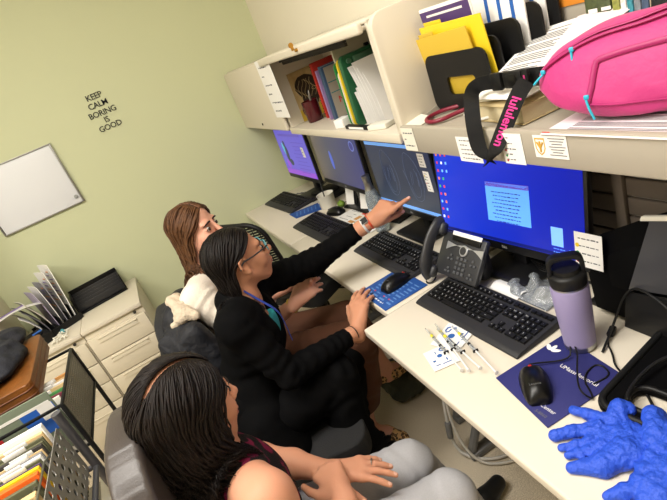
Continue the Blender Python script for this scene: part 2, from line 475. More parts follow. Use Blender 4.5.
# ------------------------------------------------------------------ overhead cabinets
CX, CB, CT = .755, 1.240, 1.612
t = thing('overhead_cabinet', 'closed beige wall cabinet over the far desk by the green wall', 'cabinet', (CX, 2.44, CB))
b = MB().box((.16, .42, .186), (.298, .838, .366), bev=.008); b.build('body', m_cab, t)
MB().box((-.004, .42, .187), (.022, .842, .352), bev=.010, seg=4).build('door', m_cab, t)
MB().cyl((-.016, .40, .045), (-.019, .40, .045), .007, seg=16).box((-.0195, .40, .045), (.002, .003, .009)).build('lock', m_gap, t)
t = thing('overhead_cabinet', 'open beige wall cabinet with its door slid up, holding mug, binders and green folders', 'cabinet', (CX, 1.372, CB))
W = 1.058
MB().box((.152, W / 2, .012), (.304, W, .026), bev=.006).box((.002, W / 2, .010), (.012, W, .034), bev=.005).build('shelf_board', m_cab, t)
MB().box((.155, W / 2, .372), (.298, W, .012), bev=.004).build('top_panel', m_cab, t)
MB().box((.300, W / 2, .188), (.010, W - .03, .340)).build('back_panel', m_cab, t)
for yy in (.009, W - .009): MB().box((.155, yy, .188), (.296, .018, .366), bev=.005).build('side_panel', m_cab, t)
MB().box((.20, .50, .20), (.20, .012, .33)).build('divider', m_cab, t)
MB().box((.13, W / 2, .356), (.28, W - .04, .014), bev=.006).box((-.018, W / 2, .360), (.022, W - .004, .034), bev=.008, seg=4).build('flipper_door', m_cab, t)
k = MB().cyl((-.026, .50, .362), (-.040, .50, .362), .006, seg=12).box((-.046, .5, .370), (.012, .0025, .012)).cyl((-.048, .4985, .384), (-.048, .5015, .384), .010, seg=16)
k.build('lock_key', m_brass, t)
MB().box((.045, .60, .334), (.016, .70, .010), bev=.003).box((.052, .60, .322), (.010, .68, .012)).build('door_slide', m_gap, t)
# open shelf with end panels, grey deck with a lip
t = thing('wall_shelf', 'long grey open wall shelf above the near monitor, with beige end panel', 'shelf', (CX, 1.37, CB))
poly = rrect(0, 0, .308, .392, .045)
MB().prism([(x, z) for x, z in poly], -.014, .014, frame((0, -.016, -.006), (1, 0, 0), (0, 0, 1), (0, -1, 0)), bev=.006).build('end_panel', m_cab, t)
SL = 1.62
MB().box((.152, -SL / 2 - .034, .038), (.306, SL, .024), bev=.004).box((-.004, -SL / 2 - .034, .018), (.020, SL, .082), bev=.006).build('deck', m_cabd, t)
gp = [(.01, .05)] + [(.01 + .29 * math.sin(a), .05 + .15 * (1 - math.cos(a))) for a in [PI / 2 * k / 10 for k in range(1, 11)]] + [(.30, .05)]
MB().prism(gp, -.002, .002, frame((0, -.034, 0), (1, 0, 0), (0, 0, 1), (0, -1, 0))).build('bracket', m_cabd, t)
MB().box((.304, -SL / 2 - .034, .23), (.006, SL, .36)).build('back_panel', m_cabd, t)
MB().box((.14, -SL - .03, .19), (.28, .022, .38), bev=.006).build('end_panel', m_cab, t)

def words(o, M, x, y, L, hh, seed, mi=1, z=.0006):
    """a line of print too small to read: short strokes with gaps like words"""
    r = random.Random(seed); x1 = x + L
    while x < x1:
        w = min(r.uniform(.8, 2.2) * hh * 1.6, x1 - x + hh * .3)
        o.box((x + w / 2, y + r.uniform(-.1, .1) * hh, z), (w, hh * r.uniform(.55, 1), .0003), mi=mi, M=M); x += w + hh * .8
# notes taped on cabinets and on the shelf lip
def note(label, c, w, h, lines, ydir=(0, -1, 0), zdir=(0, 0, 1), m=None, cat='note', group='paper notes taped to the shelf lip', dots=None, txt=None, size=.012):
    """flat paper label facing the camera side; lines = list of text"""
    n = V(ydir).cross(V(zdir)).normalized()
    M = frame(c, ydir, zdir, n)
    o = MB().box((0, 0, 0), (w, h, .0006), M=M)
    for i, s in enumerate(lines):
        if s: words(o, M, -w * .36, h / 2 - (i + .8) * h / (len(lines) + .6), min(w * .74, len(s) * size * .52), size * (.38 if size < .03 else .22), len(label) + i, 1)
    if dots:
        for x, y, r, mi in dots: o.cyl((x, y, .0003), (x, y, .0009), r, mi=mi, M=M, seg=12)
    return tag(o.build('paper_note', [m or m_paper, m_ink, mat('yellow dot', (226, 196, 30), .7), mat('green dot', (30, 130, 60), .7), mat('red dot', (190, 30, 34), .7), mat('gold crest', (205, 160, 60), .7)], None, 0), label, cat, group)
lx = CX - .0155
note('cream paper note at the corner of the grey shelf lip, beside the beige end panel', (lx, 1.296, 1.259), .066, .072, ['do not use', 'on', 'weekdays'], m=m_paper2, size=.011)
note('white typed note on the shelf lip, partly behind the hanging black strap', (lx, 1.022, 1.243), .088, .068, ['INSTRUCTIONS', 'steps:', '- sign in first', '- open the list', '- log off after'], size=.009)
note('white note with coloured dots on the shelf lip, right of the black strap', (lx, .866, 1.255), .064, .074, ['key', 'ready', 'waiting', 'hold', 'closed'], dots=[(-.022, .010, .003, 3), (-.022, -.004, .003, 4), (-.022, -.017, .003, 3), (-.022, -.029, .003, 4)], size=.009)
cr = note('white sticker with a gold crest on the shelf lip below the pink bag', (lx, .757, 1.266), .086, .050, ['', '', ''])
M = frame((lx - .0006, .783, 1.266), (0, -1, 0), (0, 0, 1), (-1, 0, 0))
sh = [(-.013, .019), (.013, .019), (.013, -.004), (.008, -.014), (0, -.020), (-.008, -.014), (-.013, -.004)]
o = MB().plate([sh, [(x * .82, y * .84) for x, y in sh]], .0004, M)
for a, bb, r in (((-.008, .010), (0, -.004), .002), ((.008, .010), (0, -.004), .002), ((0, .012), (0, -.012), .0022)): o.cyl((a[0], a[1], 0), (bb[0], bb[1], 0), r, M=M, seg=8)
o.build('crest', MATS['gold crest'], cr)
o = MB()
for i in range(7): o.box((.018, .019 - i * .006, .0004), (.042 - .008 * (i % 3), .0016, .0003), M=frame((lx - .0006, .757, 1.266), (0, -1, 0), (0, 0, 1), (-1, 0, 0)))
o.build('print', m_ink, cr)
note('white sheet with handwriting hung on the edge between the two wall cabinets', (CX - .018, 2.404, 1.470), .215, .285, ['be kind', 'to', 'others', 'and', 'tidy this', 'shelf'], group=None, size=.034)

# ------------------------------------------------------------------ monitors
m_bez = mat('monitor bezel plastic', (18, 18, 20), 0.4)
def monitor(label, y, x, zb, w, h, lean, yaw, scr, foot=True, logo=True):
    t = thing('monitor', label, 'monitor', (x, y, .74), -PI / 2 + yaw, group='monitors along the wall')
    z = zb - .74
    L = Matrix.Translation((0, 0, z)) @ Euler((-lean, 0, 0)).to_matrix().to_4x4()
    MB().box((0, .016, h / 2), (w, .022, h), bev=.004, M=L).box((0, .034, h * .48), (w * .62, .03, h * .55), bev=.012, M=L).build('housing', m_bez, t)
    s = MB().box((0, 0, 0), (w - .022, .002, h - .038)).build('screen', scr, t); s.matrix_local = L @ Matrix.Translation((0, .0042, h / 2 + .010))
    if logo: MB().text('DELL' if logo is True else logo, .010, L @ frame((0, .0045, .014), (1, 0, 0), (0, 0, 1), (0, -1, 0))).build('logo', mat('silver print', (170, 170, 172), .4), t)
    MB().box((0, .075, (z + h * .5) / 2 + .01), (.055, .03, z + h * .5 - .01), bev=.008, rot=(-.05, 0, 0)).build('neck', m_bez, t)
    if foot: MB().box((0, .085 if foot == 2 else .045, .009), (.23, .15 if foot == 2 else .17, .016), bev=.006).build('base', m_bez, t)
    return t, L, h
scr4 = mat_screen('bright blue desktop', [(0, (10, 60, 222)), (.5, (8, 44, 205)), (1, (6, 28, 178))], 'x', 1.0)
scr3 = mat_screen('dark radiograph', [(0, (62, 72, 86)), (.4, (44, 52, 72)), (1, (30, 40, 76))], 'z', 1.0)
scr2 = mat_screen('dim blue screen with painted reflection', [(0, (104, 92, 80)), (.35, (72, 72, 92)), (1, (44, 48, 112))], 'x', 1.0)  # brownish left end is the wall's reflection, painted into the screen colour
scr1 = mat_screen('violet slide', [(0, (120, 60, 200)), (.2, (104, 92, 205)), (1, (96, 84, 198))], 'z', 1.0)
def emat(n, c, s=1.0): return mat('lit ' + n, c, .4, emit=s)
def quads(mb, L, lst):
    for x, z, w, h, mi in lst: mb.box((x, 0.0026, z), (w, .0006, h), mi=mi, M=L)
    return mb
# near monitor
t, L, h = monitor('wide monitor nearest, bright blue desktop with a pale notice window', 1.150, .862, .832, .590, .352, .17, .075, scr4)
T4 = t
ic = MB(); rnd = random.Random(3); icons = []
for c in range(3):
    for r in range(9):
        if c == 2 and r > 2: continue
        icons.append((-.272 + c * .022, h - .050 - r * .028, .0075, .009, rnd.randrange(5)))
quads(ic, L, icons).build('desktop_icons', [emat('white', (225, 230, 240)), emat('orange', (220, 120, 60)), emat('green', (60, 160, 90)), emat('sky', (110, 170, 240)), emat('red', (200, 60, 60))], t)
wn = MB(); lst = [(.030, .162, .168, .126, 0), (.030, .219, .168, .014, 1)]
quads(wn, L, lst)
M4 = L @ frame((.030, .0020, .154), (1, 0, 0), (0, 0, 1), (0, -1, 0))
for i in range(9): words(wn, M4, -.060 + .006 * (i % 3), .042 - i * .0118, .112 - .012 * (i % 3), .0040, i, 2, .0008)
wn.build('notice_window', [emat('pale blue', (84, 146, 222)), emat('purple bar', (88, 52, 140)), emat('navy text', (40, 60, 130))], t)
wq = MB(); quads(wq, L, [(.200, .088, .038, .056, 0)])
for i in range(2): words(wq, L @ frame((.205, .0022, .052 - i * .010), (1, 0, 0), (0, 0, 1), (0, -1, 0)), -.018, 0, .036, .003, i, 1)
words(wq, L @ frame((.253, .0022, .055), (1, 0, 0), (0, 0, 1), (0, -1, 0)), -.015, 0, .03, .004, 8, 1)
wq.build('corner_notice', [emat('pale square', (110, 160, 232)), emat('faint text', (90, 140, 230))], t)
tb = MB(); quads(tb, L, [(0, .036, .566, .010, 0)]); tb.build('task_bar', [emat('deep navy', (8, 18, 90))], t)
# labels stuck on the top edge of its frame
for xx, ww, lab in ((-.245, .05, 'left'), (.175, .085, 'right')):
    MB().box((xx, .001, h - .010), (ww, .001, .014), M=L).build('tape_label', mat('buff tape', (196, 168, 132), .7), t)
# third: radiograph
t, L, h = monitor('monitor showing a dark breast x-ray with light blue bars', 1.708, .880, .838, .498, .345, .03, 0.0, scr3)
for bz in (h - .034, .042): quads(MB(), L, [(0, bz, .472, .014, 0)]).build('window_bar', [emat('bar blue', (98, 146, 210))], t)
xr = MB()
for sx, cx in ((1, -.095), (1, .085)):
    for j, (rx, rz, oz) in enumerate(((.070, .100, .0), (.046, .075, -.008))):
        pts = [(cx + rx * math.sin(a) * (1.0 if math.sin(a) > 0 else .55), .0022, .185 + oz + rz * math.cos(a) - .02 * math.sin(a)) for a in [2 * PI * k / 28 for k in range(28)]]
        if j == 0: xr.tube([L @ V(p) for p in pts], .0006, 5, closed=True)
        else: xr.tube([L @ V(p) for p in pts[3:19]], .0005, 5)
    for j in range(5):
        a = rnd.uniform(-.4, .4)
        xr.tube([L @ V((cx + .04 * math.sin(2.0 * j) + a * k * .02, .0022, .15 + .02 * k)) for k in range(4)], .0005, 4)
xr.build('x_ray_image', [emat('x-ray grey', (74, 84, 104))], t)
note('white narrow label on the right frame of the x-ray monitor, upper one', (.862, 1.474, 1.118), .040, .052, ['room list', '2 4 6', '1 3 5', 'x 4411'], group='labels on the monitor frames', size=.008)
note('white narrow label on the right frame of the x-ray monitor, lower one with dots', (.862, 1.470, 1.036), .036, .080, ['list', 'ready', 'hold', 'wait', 'done', 'call'], dots=[(-.011, .022, .003, 2), (-.011, .008, .003, 3), (-.011, -.008, .003, 4)], group='labels on the monitor frames', size=.008)
# second: dim
t, L, h = monitor('monitor with a lock screen in dim blue and a painted brown wall reflection, between the violet slide and the x-ray', 2.30, .872, .880, .600, .325, .04, -.02, scr2, 2)
q = MB().cyl((.235, .0022, h - .075), (.235, .0026, h - .075), .026, seg=24, M=L).ell((-.07, .0024, h - .17), (.018, .0004, .052), M=L, mi=1); q.build('lock_symbols', [emat('slate ring', (92, 104, 160)), emat('blue figure', (66, 84, 170))], t)
q = MB().cyl((.235, .0018, h - .075), (.235, .0020, h - .075), .019, seg=24, M=L); q.build('lock_symbol_centre', [emat('deep violet', (46, 46, 116))], t)
# first: slide
t, L, h = monitor('far monitor with a violet slide, beside the green wall', 2.905, .858, .862, .500, .335, .03, .03, scr1, logo='hp')
q = MB()
quads(q, L, [(0, h - .040, .36, .014, 1), (.0, .048, .47, .030, 0)])
for i in range(9): quads(q, L, [(.095, h - .085 - i * .024, .20 - .03 * (i % 3), .005, 1)])
q.ell((-.13, .0024, .235), (.016, .0006, .022), mi=2, M=L).ell((-.125, .0024, .17), (.026, .0006, .055), mi=2, M=L, rot=(0, .1, 0)).ell((-.095, .0024, .115), (.030, .0006, .022), mi=2, M=L).ell((-.155, .0026, .20), (.018, .0006, .045), mi=3, M=L, rot=(0, -.3, 0)).ell((-.16, .0024, .10), (.026, .0006, .030), mi=0, M=L)
q.build('slide_picture', [emat('magenta', (122, 66, 172)), emat('violet line', (78, 66, 150)), emat('dark figure', (44, 56, 66)), emat('teal figure', (72, 150, 170))], t)
note('white sticky label on the right frame of the far violet monitor', (.842, 2.655, 1.075), .040, .060, ['in', 'out', 'x'], group='labels on the monitor frames', size=.012)

# ------------------------------------------------------------------ keyboards, mice, mouse pads
def keyboard(label, loc, yaw, detail=True):
    t = thing('keyboard', label, 'keyboard', loc, -PI / 2 + yaw, group='black keyboards')
    prof = [(-.098, 0), (-.098, .007), (-.085, .012), (-.060, .015), (.060, .024), (.074, .022), (.076, 0)]
    MB().prism(prof, -.224, .224, frame((0, 0, 0), (0, 1, 0), (0, 0, 1), (1, 0, 0)), bev=.0025).build('shell', m_kb, t)
    kb = MB(); S = .0189; slope = math.atan2(.009, .12)
    def key(x, y, w, d, ch=None, sz=.0065):
        z = .0195 + (y) * .075 + .0018
        M = Matrix.Translation((x, y, z)) @ Euler((slope, 0, 0)).to_matrix().to_4x4()
        bw, tw = w * .93, max(w * .93 - .0045, .004); bd, td = d * .93, d * .93 - .0045
        vs = [kb.bm.verts.new(M @ V(p)) for p in ((-bw / 2, -bd / 2, -.004), (bw / 2, -bd / 2, -.004), (bw / 2, bd / 2, -.004), (-bw / 2, bd / 2, -.004), (-tw / 2, -td / 2, .004), (tw / 2, -td / 2, .004), (tw / 2, td / 2, .004), (-tw / 2, td / 2, .004))]
        for q in ((4, 5, 6, 7), (0, 1, 5, 4), (1, 2, 6, 5), (2, 3, 7, 6), (3, 0, 4, 7), (3, 2, 1, 0)): kb.bm.faces.new([vs[i] for i in q])
        if detail and ch: kb.text(ch, sz if len(ch) < 3 else sz * .62, M @ Matrix.Translation((-tw * .1, .001, .0041)), 1, depth=.00005)
    x0 = -.208; ys = [-.048 + S * i for i in range(5)]
    rows = [[('Ctrl', 1.5), ('Fn', 1), ('Alt', 1.25), (None, 6.25), ('Alt', 1.25), ('Win', 1), ('Ctrl', 1.75)],
            [('Shift', 2.25)] + [(c, 1) for c in 'ZXCVBNM,./'] + [('Shift', 2.75)],
            [('Caps', 1.75)] + [(c, 1) for c in "ASDFGHJKL;'"] + [('Enter', 2.25)],
            [('Tab', 1.5)] + [(c, 1) for c in 'QWERTYUIOP[]'] + [('\\', 1.5)],
            [(c, 1) for c in '`1234567890-='] + [('Back', 2)]]
    U = S * .985
    for y, row in zip(ys, rows):
        x = x0
        for ch, w in row:
            key(x + w * U / 2, y, w * U, S, ch); x += w * U
    yF = ys[4] + S * 1.35
    for i, ch in enumerate(['Esc', 'F1', 'F2', 'F3', 'F4', 'F5', 'F6', 'F7', 'F8', 'F9', 'F10', 'F11', 'F12']):
        gx = 0 if i == 0 else (i + .9 + .5 * ((i - 1) // 4)) * U
        key(x0 + gx + U / 2, yF, U, S * .85, ch, .005)
    xn = x0 + 15 * U + .006
    for i in range(3):
        key(xn + (i + .5) * U, yF, U, S * .85); key(xn + (i + .5) * U, ys[4], U, S, ('Ins', 'Hm', 'PU')[i]); key(xn + (i + .5) * U, ys[3], U, S, ('Del', 'End', 'PD')[i]); key(xn + (i + .5) * U, ys[0], U, S, '<v>'[i])
    key(xn + 1.5 * U, ys[1], U, S, '^')
    xp = xn + 3 * U + .006
    for r, s in ((4, '/*-'), (3, '789'), (2, '456'), (1, '123')):
        for i in range(3): key(xp + ((i + .5) if r < 4 else (i + 1.5)) * U, ys[r], U, S, s[i])
    key(xp + .5 * U, ys[4], U, S, 'Nm'); key(xp + U, ys[0], 2 * U, S, '0'); key(xp + 2.5 * U, ys[0], U, S, '.')
    key(xp + 3.5 * U, (ys[2] + ys[3]) / 2, U, 2 * S, '+'); key(xp + 3.5 * U, (ys[0] + ys[1]) / 2, U, 2 * S, 'En')
    for i in range(4): key(xp + (i + .5) * U, yF, U, S * .7)
    kb.build('keycaps', [m_key, m_legend], t, 0)
    return t
keyboard('black keyboard on the near desk, in front of the phone and blue screen', (.684, 1.073, .74), .03)
keyboard('black keyboard on the middle desk, below the x-ray monitor and pointing hand', (.742, 1.662, .74), .0)
keyboard('black keyboard on the middle desk, left of the opened magazine', (.690, 2.325, .74), .03, False)
keyboard('black keyboard at the far end of the desk, nearest the green wall', (.745, 3.020, .74), .08, False)
def mouse(label, loc, rz, cord, wheel=True):
    t = thing('computer_mouse', label, 'mouse', loc, rz, group='black computer mice'); t.scale = (1.12,) * 3
    def top(u, v):
        x = -.030 + .060 * u; y = -.055 + .110 * v
        e = max(0, 1 - (x / .0315) ** 2 - 0.0); g = max(0, 1 - (y / .0565) ** 2)
        return x * (1 - .12 * (1 if y > .02 else 0) * (y - .02) / .035) * (g ** .2), y, .003 + .036 * (e ** .55) * (g ** .5) * (1 - .18 * (y + .02) / .06)
    o = MB(); n, mm = 16, 22; rows = []
    for i in range(n + 1): rows.append([o.bm.verts.new(V(top(i / n, j / mm))) for j in range(mm + 1)])
    low = [[o.bm.verts.new(V((v.co.x * .94, v.co.y * .97, 0.0005))) for v in r] for r in rows]
    for i in range(n):
        for j in range(mm):
            o.bm.faces.new((rows[i][j], rows[i + 1][j], rows[i + 1][j + 1], rows[i][j + 1])); o.bm.faces.new((low[i][j], low[i][j + 1], low[i + 1][j + 1], low[i + 1][j]))
    for i in range(n):
        o.bm.faces.new((rows[i][0], low[i][0], low[i + 1][0], rows[i + 1][0])); o.bm.faces.new((rows[i][mm], rows[i + 1][mm], low[i + 1][mm], low[i][mm]))
    for j in range(mm):
        o.bm.faces.new((rows[0][j], rows[0][j + 1], low[0][j + 1], low[0][j])); o.bm.faces.new((rows[n][j], low[n][j], low[n][j + 1], rows[n][j + 1]))
    bmesh.ops.remove_doubles(o.bm, verts=o.bm.verts[:], dist=.0004)
    o.build('shell', m_blackg, t, 60)
    MB().box((0, .034, .0255), (.0012, .036, .004), bev=.0004, rot=(-.30, 0, 0)).build('button_seam', m_gap, t)
    MB().cyl((-.0035, .036, .0195), (.0035, .036, .0195), .0075, seg=18, bev=.001).build('scroll_wheel', m_red if wheel else m_blackp, t)
    MB().text('Lenovo', .008, frame((0, -.030, .0375), (1, 0, 0), (0, 1, .15), (0, -.15, 1))).build('logo', mat('dim grey print', (90, 90, 92), .5), t)
    if cord:
        Mi = (Matrix.Translation(V(loc)) @ Matrix.Rotation(rz, 4, 'Z') @ Matrix.Scale(1.12, 4)).inverted()
        MB().tube([(0, .050, .012), (0, .062, .010)] + [Mi @ V(p) for p in cord], .0019, 7, sm=2).build('cord', m_blackp, t)
    return t
mouse('black mouse with red wheel on the dark blue lettered mouse pad', (.5525, .7465, .743), -PI / 2 + .95 + PI * 0, [(.665, .745, .748), (.690, .760, .764), (.715, .790, .764), (.690, .740, .7665), (.640, .700, .7665), (.590, .655, .7665), (.600, .630, .746), (.612, .640, .744), (.640, .690, .745), (.700, .700, .745), (.690, .650, .744), (.640, .660, .744)])
mouse('black mouse with red wheel on the printed blue mouse pad by the pointing woman', (.606, 1.458, .743), -PI / 2 + .12, [(.70, 1.44, .744), (.76, 1.41, .744), (.84, 1.40, .744), (.90, 1.42, .744)])
mouse('black mouse lying behind the keyboard that is left of the magazine', (.815, 2.425, .741), .35, [(.86, 2.50, .744), (.90, 2.52, .744), (.95, 2.50, .744), (.99, 2.45, .744)], False)
def pad(label, poly, th, m, z=.7405):
    t = thing('mouse_pad', label, 'mouse pad', (0, 0, z), group='blue mouse pads')
    MB().prism(poly, 0, th, bev=.0006).build('mat', m, t)
    return t
navy = mat('navy mouse pad cloth', (36, 38, 104), 0.7, bump=(500, .1)); blue = mat('mid blue pad cloth', (32, 78, 150), 0.6)
t = pad('dark blue mouse pad with white lettering beside the purple tumbler', [(.513, .838), (.482, .646), (.702, .630), (.728, .826)], .002, navy)
def padtext(s, p, size): return MB().text(s, size, frame((p[0], p[1], .0022), (0, -1, 0), (1, 0, 0), (0, 0, 1)))
padtext('UMassMemorial', (.643, .703), .0158).build('lettering', m_paper, t, 0)
padtext('s Center', (.521, .685), .014).build('lettering', m_paper, t, 0)
padtext('5-8860', (.501, .682), .011).build('lettering', m_ink, t, 0)
pe = MB()
for a in (-.9, 0, .9): pe.ell((.668 + .012 * math.cos(a), .808 - .014 * math.sin(a), .0022), (.012, .0055, .0006), rot=(0, 0, -a), u=12, v=6)
pe.build('emblem', m_paper, t)
t = pad('printed blue mouse pad overhanging the front of the middle desk', [(.492, 1.552), (.4895, 1.352), (.672, 1.352), (.676, 1.556)], .0022, blue)
pr_ = MB(); pw = random.Random(5)
for r in range(9):
    for c in range(4): pr_.box((.520 + r * .0155, 1.535 - .02 - c * .044 + pw.uniform(-.004, .004), .0023), (.005 if r % 3 else .008, .032 * pw.uniform(.6, 1), .0003))
pr_.build('print', mat('pale blue print', (86, 128, 190), .7), t, 0)
_o = MB(); words(_o, frame((.507, 1.45, .0022), (0, -1, 0), (1, 0, 0), (0, 0, 1)), -.05, 0, .10, .007, 4, 0)
_o.build('lettering', mat('white pad print', (220, 226, 236), .7), t, 0)
rd = MB()
for yy in (1.40, 1.435, 1.50): rd.cyl((.535, yy, .0022), (.535, yy, .0027), .004, seg=10)
rd.build('symbols', mat('rose print', (200, 70, 90), .7), t)
t = pad('small printed blue mouse pad beside the far keyboard and white cup', [(.655, 2.795), (.655, 2.665), (.800, 2.600), (.835, 2.740)], .002, blue)
pr_ = MB()
for r in range(7): pr_.box((.685 + r * .022, 2.728 - r * .009, .0021), (.007, .07, .0003), rot=(0, 0, -.35))
pr_.build('print', MATS['pale blue print'], t, 0)
# ------------------------------------------------------------------ desk phone
m_ph = mat('phone charcoal plastic', (46, 47, 50), 0.42)
m_silver = mat('silver plastic', (188, 190, 194), 0.3, 0.6)
t = thing('desk_phone', 'charcoal desk phone with handset on the left, between two keyboards', 'telephone', (.795, 1.262, .74), -PI / 2 + .05)
TL = Matrix.Translation((0, -.030, .066)) @ Euler((math.radians(52), 0, 0)).to_matrix().to_4x4()
MB().box((.012, .022, .014), (.205, .150, .022), bev=.008, M=TL).box((0, .015, .045), (.15, .05, .086), bev=.01).build('body', m_ph, t)
b = MB().plate([[(x, .040 + .026 * (1 - (abs(x) / .085) ** 2) - .0) for x in [-.085 + .17 * k / 16 for k in range(17)]] + [(x, .056 + .012 * (abs(x) / .085)) for x in [.085 - .17 * k / 16 for k in range(17)]]], .003, TL @ Matrix.Translation((.030, -.004, .027)))
b.cyl((.030, .046, .025), (.030, .046, .031), .019, seg=24, bev=.002, M=TL)
b.build('silver_trim', m_silver, t)
MB().cyl((.030, .046, .031), (.030, .046, .033), .013, seg=20, M=TL).build('navigation_button', m_ph, t)
MB().box((.030, .080, .028), (.13, .020, .006), bev=.002, M=TL).build('display', m_blackg, t)
MB().box((.030, .096, .030), (.135, .014, .004), bev=.001, M=TL).build('paper_label', m_paper, t)
kp = MB()
for r in range(4):
    for c in range(3): kp.box((.030 + (c - 1) * .018, .018 - r * .016, .0275), (.012, .009, .005), bev=.0015, M=TL)
for sx in (-1, 1):
    for x, y in ((.052, .022), (.062, .008), (.046, .008), (.052, -.022), (.062, -.034), (.046, -.034)): kp.box((.030 + sx * x, y, .0275), (.010, .007, .005), bev=.0015, M=TL)
kp.build('buttons', mat('button grey', (78, 80, 84), .5), t)
hs = MB().tube([TL @ V(p) for p in ((-.097, -.070, .030), (-.097, -.055, .052), (-.097, -.010, .068), (-.097, .055, .072), (-.097, .105, .060), (-.097, .120, .036))], [.019, .021, .0175, .0175, .021, .019], 14, sm=1, flat=(.75, 1.25))
hs.box((-.095, -.052, .032), (.050, .044, .028), bev=.011, M=TL).box((-.097, .100, .038), (.052, .044, .032), bev=.011, M=TL)
hs.build('handset', m_ph, t, 60)
MB().tube([(-.10, -.075, .008), (-.085, -.10, .005), (-.10, -.115, .005), (-.115, -.108, .005)], .003, 6, sm=2).build('cord', m_blackp, t)
# ------------------------------------------------------------------ tumbler
m_lil = mat('lilac powder coat', (152, 142, 184), 0.45, bump=(900, .1))
t = thing('tumbler', 'lilac insulated tumbler with black loop lid and steel rim', 'bottle', (.728, .768, .7405))
MB().lathe([(.0, .002), (.034, .002), (.0365, .006), (.037, .018)], 36).build('steel_base', m_steel, t, 50)
MB().lathe([(.037, .018), (.0375, .030), (.0415, .12), (.0425, .178), (.0405, .186)], 36).build('body', m_lil, t, 50)
MB().lathe([(.0398, .184), (.0398, .192)], 36).build('steel_ring', m_steel, t, 50)
l = MB().lathe([(.0405, .191), (.0418, .195), (.0418, .216), (.039, .221), (.031, .223), (.029, .234), (.0, .236)], 36)
l.build('lid', m_blackp, t, 50)
def arch(w, h, r, n=8): return [(-w, 0)] + [(-w + r - r * math.cos(a), h - r + r * math.sin(a)) for a in [PI / 2 * k / n for k in range(n + 1)]] + [(w - r + r * math.sin(a), h - r + r * math.cos(a)) for a in [PI / 2 * k / n for k in range(n + 1)]] + [(w, 0)]
lp = arch(.0400, .062, .022) + arch(.0305, .052, .016)[::-1]
hx = V((math.cos(-.72), math.sin(-.72), 0))
MB().prism(lp, -.012, .012, frame((0, 0, .205), hx, (0, 0, 1), hx.cross(V((0, 0, 1)))), bev=.003).build('lid_loop', m_blackp, t, 40)
# ------------------------------------------------------------------ water bottle
m_pet = mat('clear plastic', (214, 224, 230), 0.08, trans=.75, spec=.7)
m_dark = mat('matt black plastic', (9, 9, 10), .6, spec=.06)
t = thing('water_bottle', 'clear plastic water bottle with foil neck beside the opened magazine', 'bottle', (.835, 1.925, .741))
pr = [(.0, .004), (.029, .002), (.036, .010), (.036, .055), (.0345, .062), (.036, .068), (.036, .125), (.0345, .131), (.036, .137), (.033, .17), (.024, .205), (.0165, .225), (.0145, .245)]
MB().lathe(pr, 32, caps=False).lathe([(max(r - .0014, 0), z + .0008) for r, z in pr], 32, caps=False).build('shell', m_pet, t, 60)
MB().lathe([(.0365, .066), (.0368, .128)], 32, caps=False).lathe([(.0358, .066), (.0359, .128)], 32, caps=False).build('label', mat('pale blue bottle label', (132, 172, 222), .3, vary=(60, (246, 249, 252), .04)), t, 60)
MB().lathe([(.0225, .212), (.0175, .228), (.0165, .258), (.018, .260), (.018, .280), (.0, .282)], 24).build('cap', m_steel, t, 50)
# ------------------------------------------------------------------ white cup with pen
t = thing('cup', 'white paper cup with a dark pen standing on the far desk', 'cup', (.845, 2.580, .7405))
MB().lathe([(0, .002), (.040, .0), (.042, .004), (.050, .080), (.052, .083), (.049, .082), (.041, .006), (0, .005)], 32).build('wall', mat('white card', (232, 228, 216), .6), t, 50)
tag(MB().cyl((.832, 2.575, .750), (.860, 2.625, .890), .004, seg=8).build('pen', m_blackp), 'thin dark pen standing in the white cup', 'pen')
tag(MB().ell((.880, 2.475, .760), (.022, .026, .019)).cyl((.880, 2.475, .775), (.882, 2.477, .786), .003).build('lime', mat('lime green rubber', (110, 140, 44), .5)), 'small green rubber ball beside the white cup', 'ball')
# card stands in front of the second monitor
for (x, y, a, lab) in ((.900, 2.395, .35, 'white card on a black stand before the dim monitor, nearer the green wall'), (.905, 2.235, .30, 'white card on a black stand before the dim monitor, nearer the water bottle')):
    t = thing('card_stand', lab, 'card holder', (x, y, .7405), -PI / 2 + a, group='card stands')
    MB().box((0, .035, .006), (.09, .10, .012), bev=.004).box((0, .03, .05), (.085, .012, .105), rot=(-.35, 0, 0), bev=.003).build('stand', m_blackp, t)
    MB().box((0, .018, .062), (.060, .0012, .092), rot=(-.35, 0, 0)).build('card', m_paper, t)
# black tray of odds below third monitor
tag(MB().box((.945, 2.02, .747), (.12, .22, .012), rot=(0, 0, .2), bev=.004).box((.945, 2.02, .760), (.10, .05, .02), rot=(0, 0, .5), bev=.006).build('black_pouch', m_blackp), 'flat black pouch lying under the dim monitor behind the water bottle', 'pouch')
tag(MB().box((.955, 2.79, .752), (.16, .26, .022), rot=(0, 0, .15), bev=.008).box((.93, 2.80, .772), (.08, .18, .022), rot=(0, 0, .5), bev=.008).build('docking_station', m_blackp), 'black docking station under the far monitors', 'docking station')
cab = MB()
for k in range(4):
    cab.tube([(.84 + .02 * k, 3.12 - .03 * k, .745), (.88, 2.98 + .02 * k, .748), (.93, 2.95 - .03 * k, .750), (.99, 2.9 + .03 * k, .79)], .003, 6, sm=2)
tag(cab.build('cable_tangle', m_ink), 'grey cables behind the far keyboard by the green wall', 'cables')
